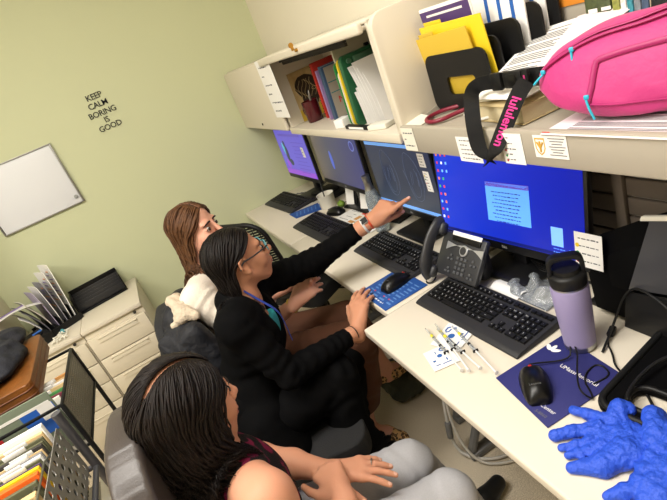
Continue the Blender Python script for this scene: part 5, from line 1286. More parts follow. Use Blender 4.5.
def hand(g, W, d, n, right, curls, spread=(.18, .05, -.06, -.18), thumb=(.75, .75, -.10), tcurl=.25, k=1.0, r=1.0):
    """W wrist, d direction of the palm, n out of the back of the hand"""
    W = V(W); d = nrm(d); n = nrm(V(n) - d * V(n).dot(d)); s = n.cross(d) if right else d.cross(n)
    tips = []
    kn = [W + d * (.090 * k) + s * (.026 * k), W + d * (.094 * k) + s * (.006 * k), W + d * (.088 * k) - s * (.013 * k), W + d * (.078 * k) - s * (.030 * k)]
    g.cone(W - d * .02, W + d * .02 * k, .023 * k, .024 * k, .01)
    for K in kn: g.cone(W + d * .015 * k, K - n * .002, .017 * k, .0115 * k, .014)
    g.ell(W + d * .05 * k - n * .004, (.045 * k, .033 * k, .014 * k), (d, s, n), .012)
    L = [.070, .078, .072, .056]
    for i in range(4):
        a0 = spread[i]; p = kn[i]; fd = (d * math.cos(a0) + s * math.sin(a0)).normalized(); ang = 0; nn = n
        rad = [.0098, .0088, .0080, .0070]; pts = [p]; 
        for j, fr in enumerate((.45, .30, .25)):
            ang += curls[i][j]; q = (fd * math.cos(ang) - n * math.sin(ang)).normalized()
            pts.append(pts[-1] + q * L[i] * fr * k)
        rr_ = [x * k * r * (.92 if i == 3 else 1) for x in rad]
        for j in range(3): g.cone(pts[j], pts[j + 1], rr_[j], rr_[j + 1], .010 if j == 0 else .003)
        up = (n * math.cos(ang) + fd * math.sin(ang)).normalized()
        tips.append((pts[3] + up * rr_[3] * .75 - q * .002, q, up))
    b = W + d * .022 * k + s * .018 * k - n * .006
    t0 = (d * thumb[0] + s * thumb[1] + n * thumb[2]).normalized(); p1 = b + t0 * .042 * k
    ax2 = (t0 * math.cos(tcurl) + (d - s * .3).normalized() * math.sin(tcurl)).normalized(); p2 = p1 + ax2 * .034 * k
    ax3 = (t0 * math.cos(tcurl * 2) + (d - s * .3).normalized() * math.sin(tcurl * 2)).normalized(); p3 = p2 + ax3 * .026 * k
    g.cone(b, p1, .0165 * k, .0125 * k, .014); g.cone(p1, p2, .0118 * k, .0105 * k, .003); g.cone(p2, p3, .0105 * k, .0085 * k, .003)
    tips.append((p3 + (n * .6 + s * .6).normalized() * .0068 * k, ax3, n))
    return tips, s
def nails(me, v, q, tips, mi, r=.0062):
    for p, dirn, up in tips:
        pc = np.array(p)
        recolour(me, v, q, mi, lambda c: (((c - pc) ** 2).sum(1) < r * r))
def eyes(t, P, f, l, u, k=1.0):
    for s in (-1, 1):
        c = P(.0725, s * .033, .000)
        e = MB().ell(c, .0122 * k, u=20, v=14)
        o = e.build('eye', m_white, t, 180); o.data.transform(Matrix.Translation(-t.location))
        i = MB().ell(c + (f * .0112 + u * -.0005) * k, (.0058 * k,) * 3, u=16, v=10).build('iris', m_iris, o, 180); i.data.transform(Matrix.Translation(-t.location))
        lid = MB().tube([P(.0855 - .006 * abs(a) ** 2 , s * (.033 + .0135 * a), .0065 - .007 * a * a) for a in [-1, -.6, -.2, .2, .6, 1]], .0016, 6).build('eyelashes', m_inkb, t, 60); lid.data.transform(Matrix.Translation(-t.location))
        b = MB().tube([P(.0885 - .010 * max(a, 0) ** 2 - .002, s * (.033 + .022 * a), .022 + .004 * (1 - a * a) - .003 * a) for a in [-1, -.6, -.2, .2, .6, 1]], [.0022, .003, .0032, .0028, .0022, .0012], 7, flat=(1.2, .6)).build('eyebrow', mat('dark brown brow', (40, 28, 22), .8), t, 60); b.data.transform(Matrix.Translation(-t.location))
def hair(t, m, C, f, l, u, n, length, part=0.0, psi=(60, 178), wave=.004, rad=.0036, seed=1, col=(), lenvar=.15, volume=.012, k=1.0, gap=.004, front=58, tuck=0.0, drop=(0, 0, -1), inward=.35, back=-78, clump=0.0, sidelen=None):
    rs = np.random.RandomState(seed); C = V(C); cc = C + (f * -.014 + u * .030) * k; R3 = (.101 * k, .081 * k, .093 * k)
    dn = V(drop).normalized(); verts = []; faces = []; SEG = 4
    for i in range(n):
        s = 1 if i % 2 else -1
        a = math.radians(back + (front - back) * rs.rand() ** .9); fa = (math.degrees(a) - back) / (front - back)
        pl = part + s * gap / .08 + s * abs(rs.randn()) * .035
        r0 = (f * math.sin(a) + u * math.cos(a) + l * pl).normalized()
        ps = math.radians(psi[1] + (psi[0] - psi[1]) * fa ** 1.15 + rs.randn() * 5)
        h = (f * math.cos(ps) + l * s * math.sin(ps) - u * .30).normalized()
        layer = rs.rand(); lift = volume * (.15 + .85 * layer)
        pts = []; N1 = 9
        om = math.acos(max(-1, min(1, r0.dot(h)))); so = max(math.sin(om), 1e-4)
        for j in range(N1 + 1):
            tt = j / N1; dvec = (r0 * math.sin((1 - tt) * om) / so + h * math.sin(tt * om) / so).normalized()
            e = 1 / math.sqrt((dvec.dot(f) / R3[0]) ** 2 + (dvec.dot(l) / R3[1]) ** 2 + (dvec.dot(u) / R3[2]) ** 2)
            pts.append(cc + dvec * (e + lift * min(1, .25 + 1.2 * tt) - .002))
        Ls = length if sidelen is None else (length * (1 - fa) + sidelen[s] * fa)
        Lf = Ls * (1 - lenvar * rs.rand()); N2 = 9; ph = rs.rand() * 6.28; last = pts[-1] - pts[-2]
        rout = (pts[-1] - cc); rout -= dn * rout.dot(dn); rout.normalize()
        d0 = last.normalized()
        for j in range(1, N2 + 1):
            tt = j / N2; d0 = (d0 * .62 + dn * .38).normalized()
            p = pts[-1] + (d0 - rout * inward * .35 * (1 - tt)) * (Lf / N2)
            pts.append(p)
        for j in range(N1, len(pts)):
            tt = (j - N1) / N2
            pts[j] = pts[j] + (rout * math.sin(ph + 9 * tt) + dn.cross(rout) * math.cos(ph * 1.3 + 8 * tt)) * wave * tt * 2
        fz = [V(rs.randn(3) * .0016) for _ in range(4)]
        for j in range(2, len(pts)):
            x = j / len(pts) * 2.99; i0 = int(x); pts[j] = pts[j] + fz[i0].lerp(fz[i0 + 1], x - i0) * (1 + 1.5 * j / len(pts))
        for a_, b_, rc in col:
            a_, b_ = V(a_), V(b_); ab = b_ - a_
            for j in range(N1 // 2, len(pts)):
                q = pts[j]; tq = max(0, min(1, (q - a_).dot(ab) / max(ab.dot(ab), 1e-9))); x = a_ + ab * tq; dq = q - x
                if dq.length < rc + lift * .5:
                    pts[j] = x + (dq.normalized() if dq.length > 1e-6 else rout) * (rc + lift * .5)
        M_ = len(pts); base = len(verts); Nn = None
        for j, p in enumerate(pts):
            tg = (pts[min(j + 1, M_ - 1)] - pts[max(j - 1, 0)])
            tg = tg.normalized() if tg.length > 1e-9 else dn
            rad_out = p - cc; Nn = rad_out - tg * rad_out.dot(tg); Nn = Nn.normalized() if Nn.length > 1e-6 else tg.orthogonal().normalized()
            B = tg.cross(Nn); x = j / (M_ - 1); w = rad * (.45 + .9 * min(1, x * 3)) * (1 if x < .75 else (1 - x) / .25 * .85 + .15)
            for q in range(SEG):
                an = 2 * PI * q / SEG; verts.append(p + Nn * math.cos(an) * w * .55 + B * math.sin(an) * w * 1.25)
        for j in range(M_ - 1):
            for q in range(SEG):
                faces.append((base + j * SEG + q, base + j * SEG + (q + 1) % SEG, base + (j + 1) * SEG + (q + 1) % SEG, base + (j + 1) * SEG + q))
        faces.append(tuple(base + q for q in range(SEG))[::-1]); faces.append(tuple(base + (M_ - 1) * SEG + q for q in range(SEG)))
    me = bpy.data.meshes.new('hair'); me.from_pydata([tuple(v - t.location) for v in verts], [], faces); me.update()
    return link_mesh('hair', me, m, t, 180)
def cloth(t, name, g, m, sm=2):
    me, v, q = g.mesh(name, sm); me.transform(Matrix.Translation(-t.location)); return link_mesh(name, me, m, t, 180), v, q
def loc_build(mb, name, m, t, smooth=60):
    o = mb.build(name, m, t, smooth); o.data.transform(Matrix.Translation(-t.location)); return o

# ============ the woman in the black blazer, pointing
H = V((.143, 1.541, 1.092)); f, l, u = basis((.985, .14, .05)); K = .965
t = thing('person', 'woman in black blazer and glasses, black shoulder-length hair, pointing at a monitor', 'person', (-.05, 1.50, 0))
RS, LS = V((.030, 1.400, .950)), V((.165, 1.650, .930)); NK = V((.090, 1.525, .955))
RE, RW = V((.105, 1.345, .735)), V((.392, 1.415, .688))
LE, LW = V((.400, 1.665, .892)), V((.632, 1.568, .966))
RHp, LHp = V((-.06, 1.425, .545)), V((-.03, 1.585, .545)); RK, RA = V((.245, 1.385, .600)), V((.195, 1.335, .220)); LK, LA = V((.34, 1.560, .520)), V((.20, 1.52, .10))
g = SDF((-.26, 1.18, .0), (.90, 1.80, 1.26), .0036)
P = head_sdf(g, H, f, l, u, NK, K)
g.cone(NK, (.07, 1.515, .85), .05, .078, .03).cone((.07, 1.515, .85), (-.01, 1.505, .62), .078, .085, .03)
g.cone(RS, LS, .044, .044, .03)
g.chain([RS, RE, RW - (RW - RE) * .12, RW], [.045, .036, .026, .024], .02); g.chain([LS, LE, LW - (LW - LE) * .12, LW], [.045, .035, .026, .023], .02)
g.chain([RHp, RK, RA], [.075, .055, .038], .02).chain([LHp, LK, LA], [.075, .055, .038], .02)
tipR, _ = hand(g, RW, (.52, .50, .68), (-.55, -.25, .62), True, [(.42, .28, .15), (.45, .28, .15), (.45, .3, .2), (.5, .3, .2)], (.14, .05, -.06, -.18), (.6, .7, -.35), .3, 1.05)
TIP = V((.804, 1.512, 1.030)); dL = (TIP - LW).normalized()
tipL, _ = hand(g, LW, dL + V((0, 0, .02)), (-.10, -.45, .85), False, [(.06, .04, .03), (.75, .9, .5), (.95, 1.1, .6), (1.05, 1.1, .6)], (.04, .0, -.06, -.14), (.85, .12, -.5), .3, 1.06)
me, v, q = g.mesh('body', 1)
nails(me, v, q, tipR + tipL, 2)
lc = np.array(P(.096, 0, -.066)); recolour(me, v, q, 1, lambda c: ((((c - lc) @ np.array(f)) / .012) ** 2 + (((c - lc) @ np.array(l)) / .021) ** 2 + (((c - lc) @ np.array(u)) / .0105) ** 2) < 1)
me.transform(Matrix.Translation(-t.location)); link_mesh('body', me, [m_skinB, m_lip, m_nail], t, 180)
eyes(t, P, f, l, u)
m_blz = mat('black blazer cloth', (9, 9, 10), .85, bump=(500, .15), spec=.06)
g = SDF((-.32, 1.16, .30), (.66, 1.86, 1.05), .0046)
CH = V((.072, 1.515, .850))
g.cone(RS, LS, .058, .058, .03); g.ell(CH, (.100, .150, .13), (nrm((.8, -.5, 0)), nrm((.5, .8, 0)), V((0, 0, 1))), .04)
g.cone(CH, (-.01, 1.505, .66), .100, .108, .05); g.cone((-.01, 1.505, .66), (-.02, 1.50, .52), .108, .145, .05); g.cone((-.04, 1.40, .58), (-.02, 1.36, .46), .09, .09, .05)
g.chain([RS, RE], [.058, .049], .03); g.chain([RE, RW - (RW - RE) * .15], [.049, .034], .012); g.chain([LS, LE, LW - (LW - LE) * .18], [.060, .049, .034], .02)
g.cone(NK + V((-.02, -.02, 0)), NK + V((-.03, 0, .02)), .060, .058, .02)
g.folds(RS, RE, .10, .0020, .050, 1, 1.6); g.folds(RE, RW, .075, .0020, .038, 2, 1.6); g.folds(LS, LE, .09, .0020, .046, 3, 1.6); g.folds(LE, LW, .075, .0016, .036, 4, 1.6); g.folds(CH, (-.02, 1.50, .5), .22, .003, .11, 5, 1.8)
g.rough((-.02, 1.50, .6), .26, .003, .12, 2); g.rough(tuple(RE), .12, .0022, .04, 12); g.rough(tuple(LE), .12, .0020, .04, 13)
g.cut(RW - (RW - RE) * .17, RW - RE, .07); g.cut(LW - (LW - LE) * .20, LW - LE, .07)
fw = nrm((.84, -.5, .05))
g.cut_cone(NK + V((.02, -.01, .03)), CH + fw * .145 + V((0, 0, -.11)), .052, .020, .012); g.cut_ell(NK + V((.02, 0, .06)), (.066, .060, .06), None, .01)
cloth(t, 'blazer', g, m_blz)
# shirt in the opening
g = SDF((-.05, 1.30, .62), (.30, 1.72, 1.02), .005)
g.ell(CH, (.094, .138, .125), (nrm((.8, -.5, 0)), nrm((.5, .8, 0)), V((0, 0, 1))), .03); g.cut_ell(NK + V((.05, -.02, .01)), (.085, .07, .085), None, .01); g.cut((.12, 1.47, .925), (.1, 0, 1), .3)
cloth(t, 'shirt', g, mat('teal shirt', (46, 158, 166), .7))
lan = [P(-.05, -.060, -.085), NK + V((.045, -.055, .005)), CH + fw * .106 + V((.012, -.012, .045)), CH + fw * .113 + V((.010, .005, -.02)), CH + fw * .112 + V((.008, .01, -.09))]
loc_build(MB().tube(lan, .006, 8, sm=2, flat=(.3, 1.4)), 'lanyard', mat('blue lanyard', (46, 72, 170), .6), t)
m_trs = mat('black trouser cloth', (10, 10, 11), .85, bump=(500, .15), spec=.06)
g = SDF((-.26, 1.20, .06), (.50, 1.78, .76), .005)
g.cone((-.05, 1.505, .62), (-.05, 1.505, .55), .13, .145, .03)
g.chain([RHp, RK], [.095, .078], .02); g.chain([RK, (.215, 1.36, .42), (.215, 1.335, .255)], [.078, .072, .088], .012); g.chain([LHp, LK], [.095, .075], .02); g.chain([LK, (.26, 1.53, .30), (.20, 1.52, .12)], [.074, .074, .085], .012)
g.folds(RHp, RK, .12, .0022, .07, 6, 1.8); g.folds(RK, (.2, 1.34, .2), .13, .0030, .12, 7, 2.4); g.folds(LK, LA, .13, .003, .12, 8, 2.4)
g.cut((.208, 1.337, .235), (0, 0, -1), .16); g.cut((.20, 1.52, .105), (0, 0, -1), .13)
cloth(t, 'trousers', g, m_trs)
for A, dr in ((RA + V((0, 0, -.02)), (.75, -.1, -.5)), (LA + V((0, 0, -.055)), (1, -.1, 0))):
    g = SDF(A - V((.14, .14, .14)), A + V((.24, .14, .14)), .004); dr = V(dr).normalized()
    g.chain([A - dr * .03, A + dr * .08, A + dr * .16], [.034, .036, .028], .02); g.cut(A + V((0, 0, -.035)), (0, 0, -1), .25)
    cloth(t, 'shoe', g, m_blackg)
# bracelets and watch
def band(c, ax, r, w, name, m, th=.0025, n=20):
    ax = V(ax).normalized(); a = ax.orthogonal().normalized(); b = ax.cross(a)
    return loc_build(MB().tube([V(c) + (a * math.cos(k) + b * math.sin(k)) * r for k in [2 * PI * j / n for j in range(n)]], th, 8, closed=True), name, m, t)
for s_ in (.13, .085): band(RW - (RW - RE) * s_, RW - RE, .0275, 0, 'bracelet', m_blackp, .0036)
wd = (LW - LE).normalized()
band(LW - wd * .020, wd, .0265, 0, 'watch_strap', mat('pale watch strap', (206, 206, 204), .5), .0065)
band(LW + dL * .004, wd, .0255, 0, 'bracelet', mat('orange red bracelet', (204, 74, 40), .5), .0050)
wf = V((-.1, -.55, .8)).normalized()
o = MB().box((0, 0, 0), (.030, .028, .010), bev=.004, M=frame(LW - wd * .020 + wf * .0285, wd, wf.cross(wd), wf)); w_ = loc_build(o, 'watch_case', m_steel, t)
o = MB().box((0, 0, .0052), (.024, .022, .001), M=frame(LW - wd * .020 + wf * .0285, wd, wf.cross(wd), wf)); loc_build(o, 'watch_face', m_blackg, t)
# glasses
go = MB(); gl = MB(); gt = MB()
for s in (-1, 1):
    ring = [P(.104 - .010 * (abs(.033 + .022 * math.cos(a)) / .055) ** 2, s * (.034 + .0245 * math.cos(a)), -.002 + .0185 * math.sin(a) - .002 * math.cos(a)) for a in [2 * PI * k / 22 for k in range(22)]]
    go.tube(ring, .0017, 8, closed=True)
    loc_build(MB().tube([P(.096, s * .060, .006), P(.080, s * .072, .007), P(.02, s * .080, .006), P(-.012, s * .082, .010), P(-.030, s * .082, -.012)], .0027, 8, sm=1), 'glasses_temple', m_inkb, t)
go.tube([P(.107, -.011, .003), P(.110, 0, .006), P(.107, .011, .003)], .0022, 8, sm=1)
loc_build(go, 'glasses_rim', mat('cyan glasses rim', (84, 160, 172), .3), t); 
m_hairB = mat('black hair', (12, 9, 8), .48, spec=.2, bump=(900, .2), vary=(60, (22, 15, 13), .2))
bodyB = [((NK.x - .02, NK.y, NK.z - .02), tuple(LS), .062), ((NK.x - .02, NK.y, NK.z - .02), tuple(RS), .066), (tuple(CH), (-.02, 1.5, .66), .125), (tuple(NK), tuple(H), .060)]
hair(t, m_hairB, H, f, l, u, 1900, .215, .04, (116, 178), .006, .0024, 3, bodyB, .30, .006, .935, .0015, 58, inward=.10)

# ============ the woman in white with brown hair, farthest
H = V((.088, 2.010, 1.122)); f, l, u = basis((.78, -.63, -.05))
t = thing('person', 'woman in white sweater with long brown hair, seated farthest, face half hidden', 'person', (-.02, 1.95, 0))
RS, LS = V((-.035, 1.840, .915)), V((.085, 2.130, .910)); NK = V((.040, 1.990, .935))
RE, RW = V((.075, 1.745, .700)), V((.262, 1.640, .790)); LE, LW = V((.19, 2.02, .700)), V((.318, 1.755, .815))
RHp, LHp = V((-.01, 1.86, .535)), V((.05, 2.02, .535)); RK, RA = V((.420, 1.575, .555)), V((.335, 1.672, .085)); LK, LA = V((.46, 1.745, .545)), V((.535, 1.770, .205))
g = SDF((-.22, 1.46, .0), (.76, 2.26, 1.24), .0042)
P = head_sdf(g, H, f, l, u, NK, 1.0, earless=True)
g.cone(NK, (.0, 1.96, .80), .06, .09, .03).cone((.0, 1.96, .80), (.0, 1.95, .58), .09, .10, .03).cone(RS, LS, .05, .05, .03)
g.chain([RS, RE, RW], [.045, .036, .025], .02); g.chain([LS, LE, LW], [.045, .036, .025], .02)
g.chain([RHp, RK, RK * .45 + RA * .55, RA], [.075, .055, .046, .034], .02).chain([LHp, LK, LK * .5 + LA * .5, LA], [.075, .055, .046, .034], .02)
for A, T_ in ((RA, V((.415, 1.545, .022))), (LA, V((.610, 1.762, .160)))):
    B_ = A + V((0, 0, -.045)); g.chain([A, B_, B_ * .4 + T_ * .6, T_], [.034, .032, .030, .022], .02)
tipR, _ = hand(g, RW, (.60, .22, .10), (-.1, -.5, .8), True, [(.15, .2, .15), (.2, .2, .15), (.25, .25, .2), (.3, .3, .2)], (.12, .03, -.05, -.12), (.8, .5, .0), .2, .98)
tipL, _ = hand(g, LW, (.55, -.62, .12), (.3, .3, -.9), False, [(.2, .25, .2), (.25, .3, .2), (.35, .4, .3), (.4, .4, .3)], (.2, .05, -.08, -.2), (.6, .8, -.1), .15, .98)
me, v, q = g.mesh('body', 1); lc = np.array(P(.096, 0, -.066)); recolour(me, v, q, 1, lambda c: ((((c - lc) @ np.array(f)) / .012) ** 2 + (((c - lc) @ np.array(l)) / .021) ** 2 + (((c - lc) @ np.array(u)) / .0105) ** 2) < 1)
nails(me, v, q, tipR + tipL, 2)
me.transform(Matrix.Translation(-t.location)); link_mesh('body', me, [m_skinA, m_lip, m_nail], t, 180)
eyes(t, P, f, l, u)
g = SDF((-.24, 1.62, .46), (.34, 2.28, 1.02), .005)
CHa = V((.02, 1.975, .80))
g.cone(RS, LS, .064, .064, .03); g.ell(CHa, (.11, .16, .14), (nrm((.9, -.35, 0)), nrm((.35, .9, 0)), V((0, 0, 1))), .04); g.cone(CHa, (.0, 1.95, .56), .115, .145, .05)
g.chain([RS, RE, RE * .75 + RW * .25], [.066, .054, .050], .02); g.chain([LS, LE, LE * .75 + LW * .25], [.066, .054, .050], .02)
g.folds(CHa, (0, 1.95, .5), .2, .0026, .06, 11, 1.6); g.folds(RS, RE, .1, .0022, .045, 12, 1.6); g.cut_ell(NK + V((.02, 0, .05)), (.07, .07, .05), None, .01)
g.cut(RE * .76 + RW * .24, RW - RE, .08); g.cut(LE * .76 + LW * .24, LW - LE, .08)
cloth(t, 'sweater', g, mat('cream white knit', (232, 220, 204), .85, bump=(220, .4), sheen=.2))
g = SDF((-.2, 1.44, .12), (.66, 2.2, .70), .005)
g.cone((.0, 1.95, .60), (.0, 1.95, .55), .12, .14, .03); g.chain([RHp, RK, (.385, 1.615, .33), (.342, 1.660, .17)], [.095, .078, .070, .070], .02); g.chain([LHp, LK, (.50, 1.757, .40)], [.095, .076, .066], .02)
g.folds(RHp, RK, .13, .0024, .07, 13, 1.8); g.folds(RK, RA, .12, .0024, .11, 14, 2.2)
g.cut((.344, 1.659, .180), (.1, 0, -1), .12); g.cut((.502, 1.757, .390), (.2, 0, -1), .11)
cloth(t, 'trousers', g, mat('brown trouser cloth', (86, 49, 28), .8, bump=(400, .2)))
# leopard flats
m_leo = bpy.data.materials.new('leopard print'); m_leo.use_nodes = True; nt = m_leo.node_tree; bs = nt.nodes['Principled BSDF']; bs.inputs['Roughness'].default_value = .6
tc = nt.nodes.new('ShaderNodeTexCoord'); vo = nt.nodes.new('ShaderNodeTexVoronoi'); vo.inputs['Scale'].default_value = 75; rp = nt.nodes.new('ShaderNodeValToRGB')
nt.links.new(tc.outputs['Object'], vo.inputs['Vector']); nt.links.new(vo.outputs['Distance'], rp.inputs['Fac']); nt.links.new(rp.outputs['Color'], bs.inputs['Base Color'])
rp.color_ramp.elements[0].position = .22; rp.color_ramp.elements[0].color = rgb((128, 84, 44)); rp.color_ramp.elements[1].position = .55; rp.color_ramp.elements[1].color = rgb((206, 164, 108))
for pz in (.30, .44): e_ = rp.color_ramp.elements.new(pz); e_.color = rgb((26, 18, 14))
for A, T_ in ((RA, V((.420, 1.540, .020))), (LA, V((.617, 1.760, .157)))):
    B_ = V((A.x - .01, A.y + .005, T_.z + .010)); g = SDF((min(A.x, T_.x) - .12, min(A.y, T_.y) - .1, T_.z - .05), (max(A.x, T_.x) + .1, max(A.y, T_.y) + .1, T_.z + .12), .003)
    g.chain([B_ - V((.015, 0, 0)), B_ * .45 + T_ * .55, T_], [.036, .038, .030], .02); g.cut((T_.x, T_.y, T_.z - .018), (0, 0, -1), .3); g.cut_cone(B_ + V((-.01, 0, .035)), B_ * .40 + T_ * .60 + V((0, 0, .034)), .034, .030, .004)
    g.cut((T_.x - .10, T_.y, T_.z + .040), (0, 0, 1), .22)
    cloth(t, 'shoe', g, m_leo)
band(RW - (RW - RE).normalized() * .010, RW - RE, .027, 0, 'bracelet', mat('yellow bracelet', (220, 190, 60), .4), .004)
m_hairA = mat('light brown hair', (104, 68, 40), .5, spec=.3, bump=(900, .2), vary=(45, (64, 40, 24), .25))
bodyA = [(tuple(NK), tuple(LS), .070), (tuple(NK), tuple(RS), .070), (tuple(CHa), (0, 1.95, .6), .130), (tuple(NK), tuple(H), .062)]
hair(t, m_hairA, H, f, l, u, 1700, .330, .02, (74, 178), .013, .0027, 5, bodyA, .35, .014, .935, .0015, 54, inward=-.02)

# ============ the nearest woman, seen from behind
H = V((-.146, .965, 1.050)); f, l, u = basis((.86, .46, -.20), (-.10, .0, 1))
t = thing('person', 'nearest woman with long dark brown hair, sleeveless top and light grey trousers, hands on knee', 'person', (-.19, .96, 0))
RS, LS = V((-.090, .800, .872)), V((-.205, 1.115, .880)); NK = V((-.165, .960, .900))
RE, RW = V((-.075, .715, .650)), V((.050, .868, .682)); LE, LW = V((-.085, 1.165, .665)), V((.050, .992, .655))
RHp, LHp = V((-.185, .880, .520)), V((-.205, 1.050, .520)); RK, RA = V((.285, .835, .495)), V((.370, .885, .085)); LK, LA = V((.265, 1.000, .488)), V((.405, 1.060, .085))
g = SDF((-.40, .60, .0), (.46, 1.30, 1.22), .0034)
P = head_sdf(g, H, f, l, u, NK, 1.0)
g.cone(NK, (-.17, .96, .78), .06, .095, .03).cone((-.17, .96, .78), (-.19, .96, .56), .095, .105, .03).cone(RS, LS, .056, .056, .03)
g.chain([RS, RS * .5 + RE * .5, RE, RE * .5 + RW * .5, RW], [.054, .046, .038, .037, .026], .02); g.chain([LS, LE, LE * .5 + LW * .5, LW], [.054, .038, .037, .026], .02)
g.chain([RHp, RK, RA], [.075, .055, .036], .02).chain([LHp, LK, LA], [.075, .055, .036], .02)
tipL, _ = hand(g, LW, (.80, -.50, -.14), (.05, .10, 1), False, [(.12, .18, .10), (.10, .18, .10), (.12, .2, .12), (.18, .22, .15)], (.20, .04, -.10, -.26), (.68, .75, -.10), .15, 1.04)
tipR, _ = hand(g, RW, (-.05, .92, .10), (-.15, .05, 1), True, [(.75, .85, .5), (.75, .9, .5), (.75, .9, .5), (.75, .9, .5)], (.08, .02, -.04, -.10), (.75, .65, -.10), .35, 1.02)
me, v, q = g.mesh('body', 1); nails(me, v, q, tipL + tipR, 2, .0058)
lc = np.array(P(.096, 0, -.066)); recolour(me, v, q, 1, lambda c: ((((c - lc) @ np.array(f)) / .012) ** 2 + (((c - lc) @ np.array(l)) / .021) ** 2 + (((c - lc) @ np.array(u)) / .0105) ** 2) < 1)
me.transform(Matrix.Translation(-t.location)); link_mesh('body', me, [m_skinC, m_lip, m_nail], t, 180)
eyes(t, P, f, l, u)
m_topC = mat('black top with magenta print', (22, 20, 22), .75, bump=(260, .3), vary=(30, (116, 22, 62), .03, .57), spec=.2)
r_c = m_topC.node_tree.nodes
g = SDF((-.40, .70, .44), (.06, 1.24, .98), .0046)
CHc = V((-.165, .962, .775))
g.ell(CHc, (.115, .155, .135), (nrm((.94, .33, 0)), nrm((-.33, .94, 0)), V((0, 0, 1))), .04); g.cone(RS * .72 + LS * .28, LS * .72 + RS * .28, .064, .064, .03); g.cone(CHc, (-.19, .96, .52), .125, .150, .05)
g.folds(CHc, (-.19, .96, .5), .2, .004, .05, 21); g.cut_ell(NK + V((.01, 0, .045)), (.075, .075, .05), None, .01)
cloth(t, 'sleeveless_top', g, m_topC)
m_grey = mat('light grey trouser cloth', (176, 176, 182), .85, bump=(600, .25), vary=(300, (168, 168, 174), .2))
g = SDF((-.36, .72, .06), (.50, 1.20, .66), .005)
g.cone((-.19, .96, .58), (-.19, .96, .53), .13, .145, .03); g.chain([RHp, RK, (.335, .862, .28), (.368, .883, .12)], [.092, .068, .058, .058], .012); g.chain([LHp, LK, (.33, 1.035, .29), (.400, 1.058, .12)], [.092, .066, .058, .058], .012)
g.folds(RHp, RK, .13, .0014, .05, 23, 2.0); g.folds(LHp, LK, .13, .0014, .05, 24, 2.0); g.folds(RK, RA, .1, .0016, .05, 25, 2); g.folds(LK, LA, .1, .0016, .05, 26, 2)
g.cut((.368, .883, .115), (0, 0, -1), .1); g.cut((.400, 1.058, .115), (0, 0, -1), .09)
cloth(t, 'trousers', g, m_grey)
for A in (RA, LA):
    g = SDF(A - V((.12, .12, .1)), A + V((.24, .16, .08)), .004); d_ = nrm((.95, .25, 0)); B_ = A + V((0, 0, -.045))
    g.chain([B_ - d_ * .03, B_ + d_ * .08, B_ + d_ * .16], [.036, .037, .028], .02).cone(A + V((0, 0, .02)), B_, .038, .036, .02); g.cut(B_ + V((0, 0, -.036)), (0, 0, -1), .3)
    cloth(t, 'shoe', g, m_blackp)
dl = nrm((.80, -.50, -.14)); sl_ = dl.cross(nrm((.05, .10, 1))); rc_ = LW + dl * .112 * 1.04 - sl_ * .018
band(rc_, dl, .0108, 0, 'ring', m_steel, .0014, 16)
m_hairC = mat('dark brown hair', (25, 15, 12), .5, spec=.22, bump=(900, .2), vary=(55, (14, 9, 7), .25))
bodyC = [(tuple(NK), tuple(LS), .066), (tuple(NK), tuple(RS), .066), (tuple(CHc), (-.19, .96, .55), .140), (tuple(NK), tuple(H), .062)]
hair(t, m_hairC, H, f, l, u, 2600, .250, -.30, (62, 176), .014, .0021, 9, bodyC, .35, .012, 1.0, .0045, 60, inward=.20, back=-62)
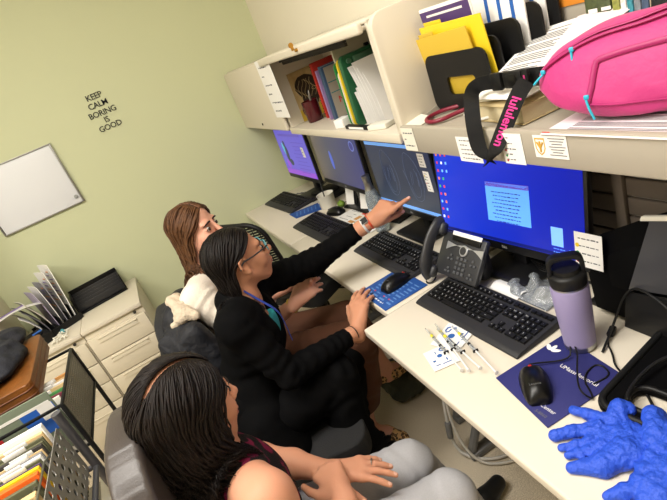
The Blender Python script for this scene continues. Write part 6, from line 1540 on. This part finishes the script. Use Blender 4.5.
# jacket and scarf on the far chair
g = SDF((-.34, 1.62, .48), (.12, 2.24, 1.06), .005)
D_ = V((.095, -.075, .015))
def sh_(*p): return [V(q) + D_ for q in p]
g.chain(sh_((-.245, 1.815, .80), (-.225, 1.93, .865), (-.19, 2.06, .855), (-.17, 2.13, .80)), [.055, .060, .058, .055], .03)
for a_, b_, ra, rb in (((-.285, 1.86, .80), (-.30, 1.87, .56), .060, .075), ((-.255, 2.02, .80), (-.27, 2.02, .56), .060, .07), ((-.245, 1.80, .79), (-.235, 1.79, .60), .050, .060), ((-.20, 1.79, .84), (-.16, 1.775, .68), .045, .045)): g.cone(*sh_(a_, b_), ra, rb, .03)
g.rough(tuple(V((-.25, 1.93, .72)) + D_), .32, .004, .06, 14); g.rough(tuple(V((-.25, 1.93, .72)) + D_), .32, .002, .025, 15)
me, v_, q_ = g.mesh('jacket', 2)
tag(link_mesh('jacket', me, mat('ink blue quilted cloth', (15, 17, 25), .7, bump=(90, .3)), None, 180), 'dark blue puffy jacket hung on the chair behind the woman in white', 'jacket')
g = SDF((-.28, 1.66, .80), (.10, 2.08, 1.04), .0042)
g.chain(sh_((-.165, 1.815, .885), (-.205, 1.87, .912), (-.215, 1.94, .925), (-.20, 1.99, .92)), [.018, .026, .027, .020], .02); g.chain(sh_((-.21, 1.84, .895), (-.245, 1.85, .875)), [.022, .018], .02)
g.rough(tuple(V((-.19, 1.9, .91)) + D_), .2, .003, .035, 5)
me, v_, q_ = g.mesh('scarf', 2)
tag(link_mesh('scarf', me, mat('cream knitted wool', (200, 184, 162), .9, bump=(110, .6)), None, 180), 'cream knitted scarf bunched on the dark blue jacket', 'scarf')
# ------------------------------------------------------------------ camera, light level
cam = bpy.data.cameras.new('camera'); co = bpy.data.objects.new('camera', cam); COL.objects.link(co)
cam.sensor_fit = 'HORIZONTAL'; cam.sensor_width = 36.0; cam.lens = 36.0 * 489.62 / 667.0; cam.clip_start = .02
R = Matrix(((.84303874, -.40736936, -.3511921), (-.46994472, -.2403103, -.84935441), (.26160589, .88107955, -.39403197)))
cx, cy, cz = R[0], -R[1], -R[2]
co.matrix_world = Matrix(((cx[0], cy[0], cz[0], 0), (cx[1], cy[1], cz[1], 0), (cx[2], cy[2], cz[2], 1.64), (0, 0, 0, 1)))
SC.camera = co
w = bpy.data.worlds.new('world'); SC.world = w; w.use_nodes = True; w.node_tree.nodes['Background'].inputs[0].default_value = (.8, .8, .8, 1); w.node_tree.nodes['Background'].inputs[1].default_value = .3
SC.view_settings.view_transform = 'Standard'; SC.view_settings.look = 'None'; SC.view_settings.gamma = 1.0; SC.view_settings.use_curve_mapping = False
SC.view_settings.exposure = 0.0
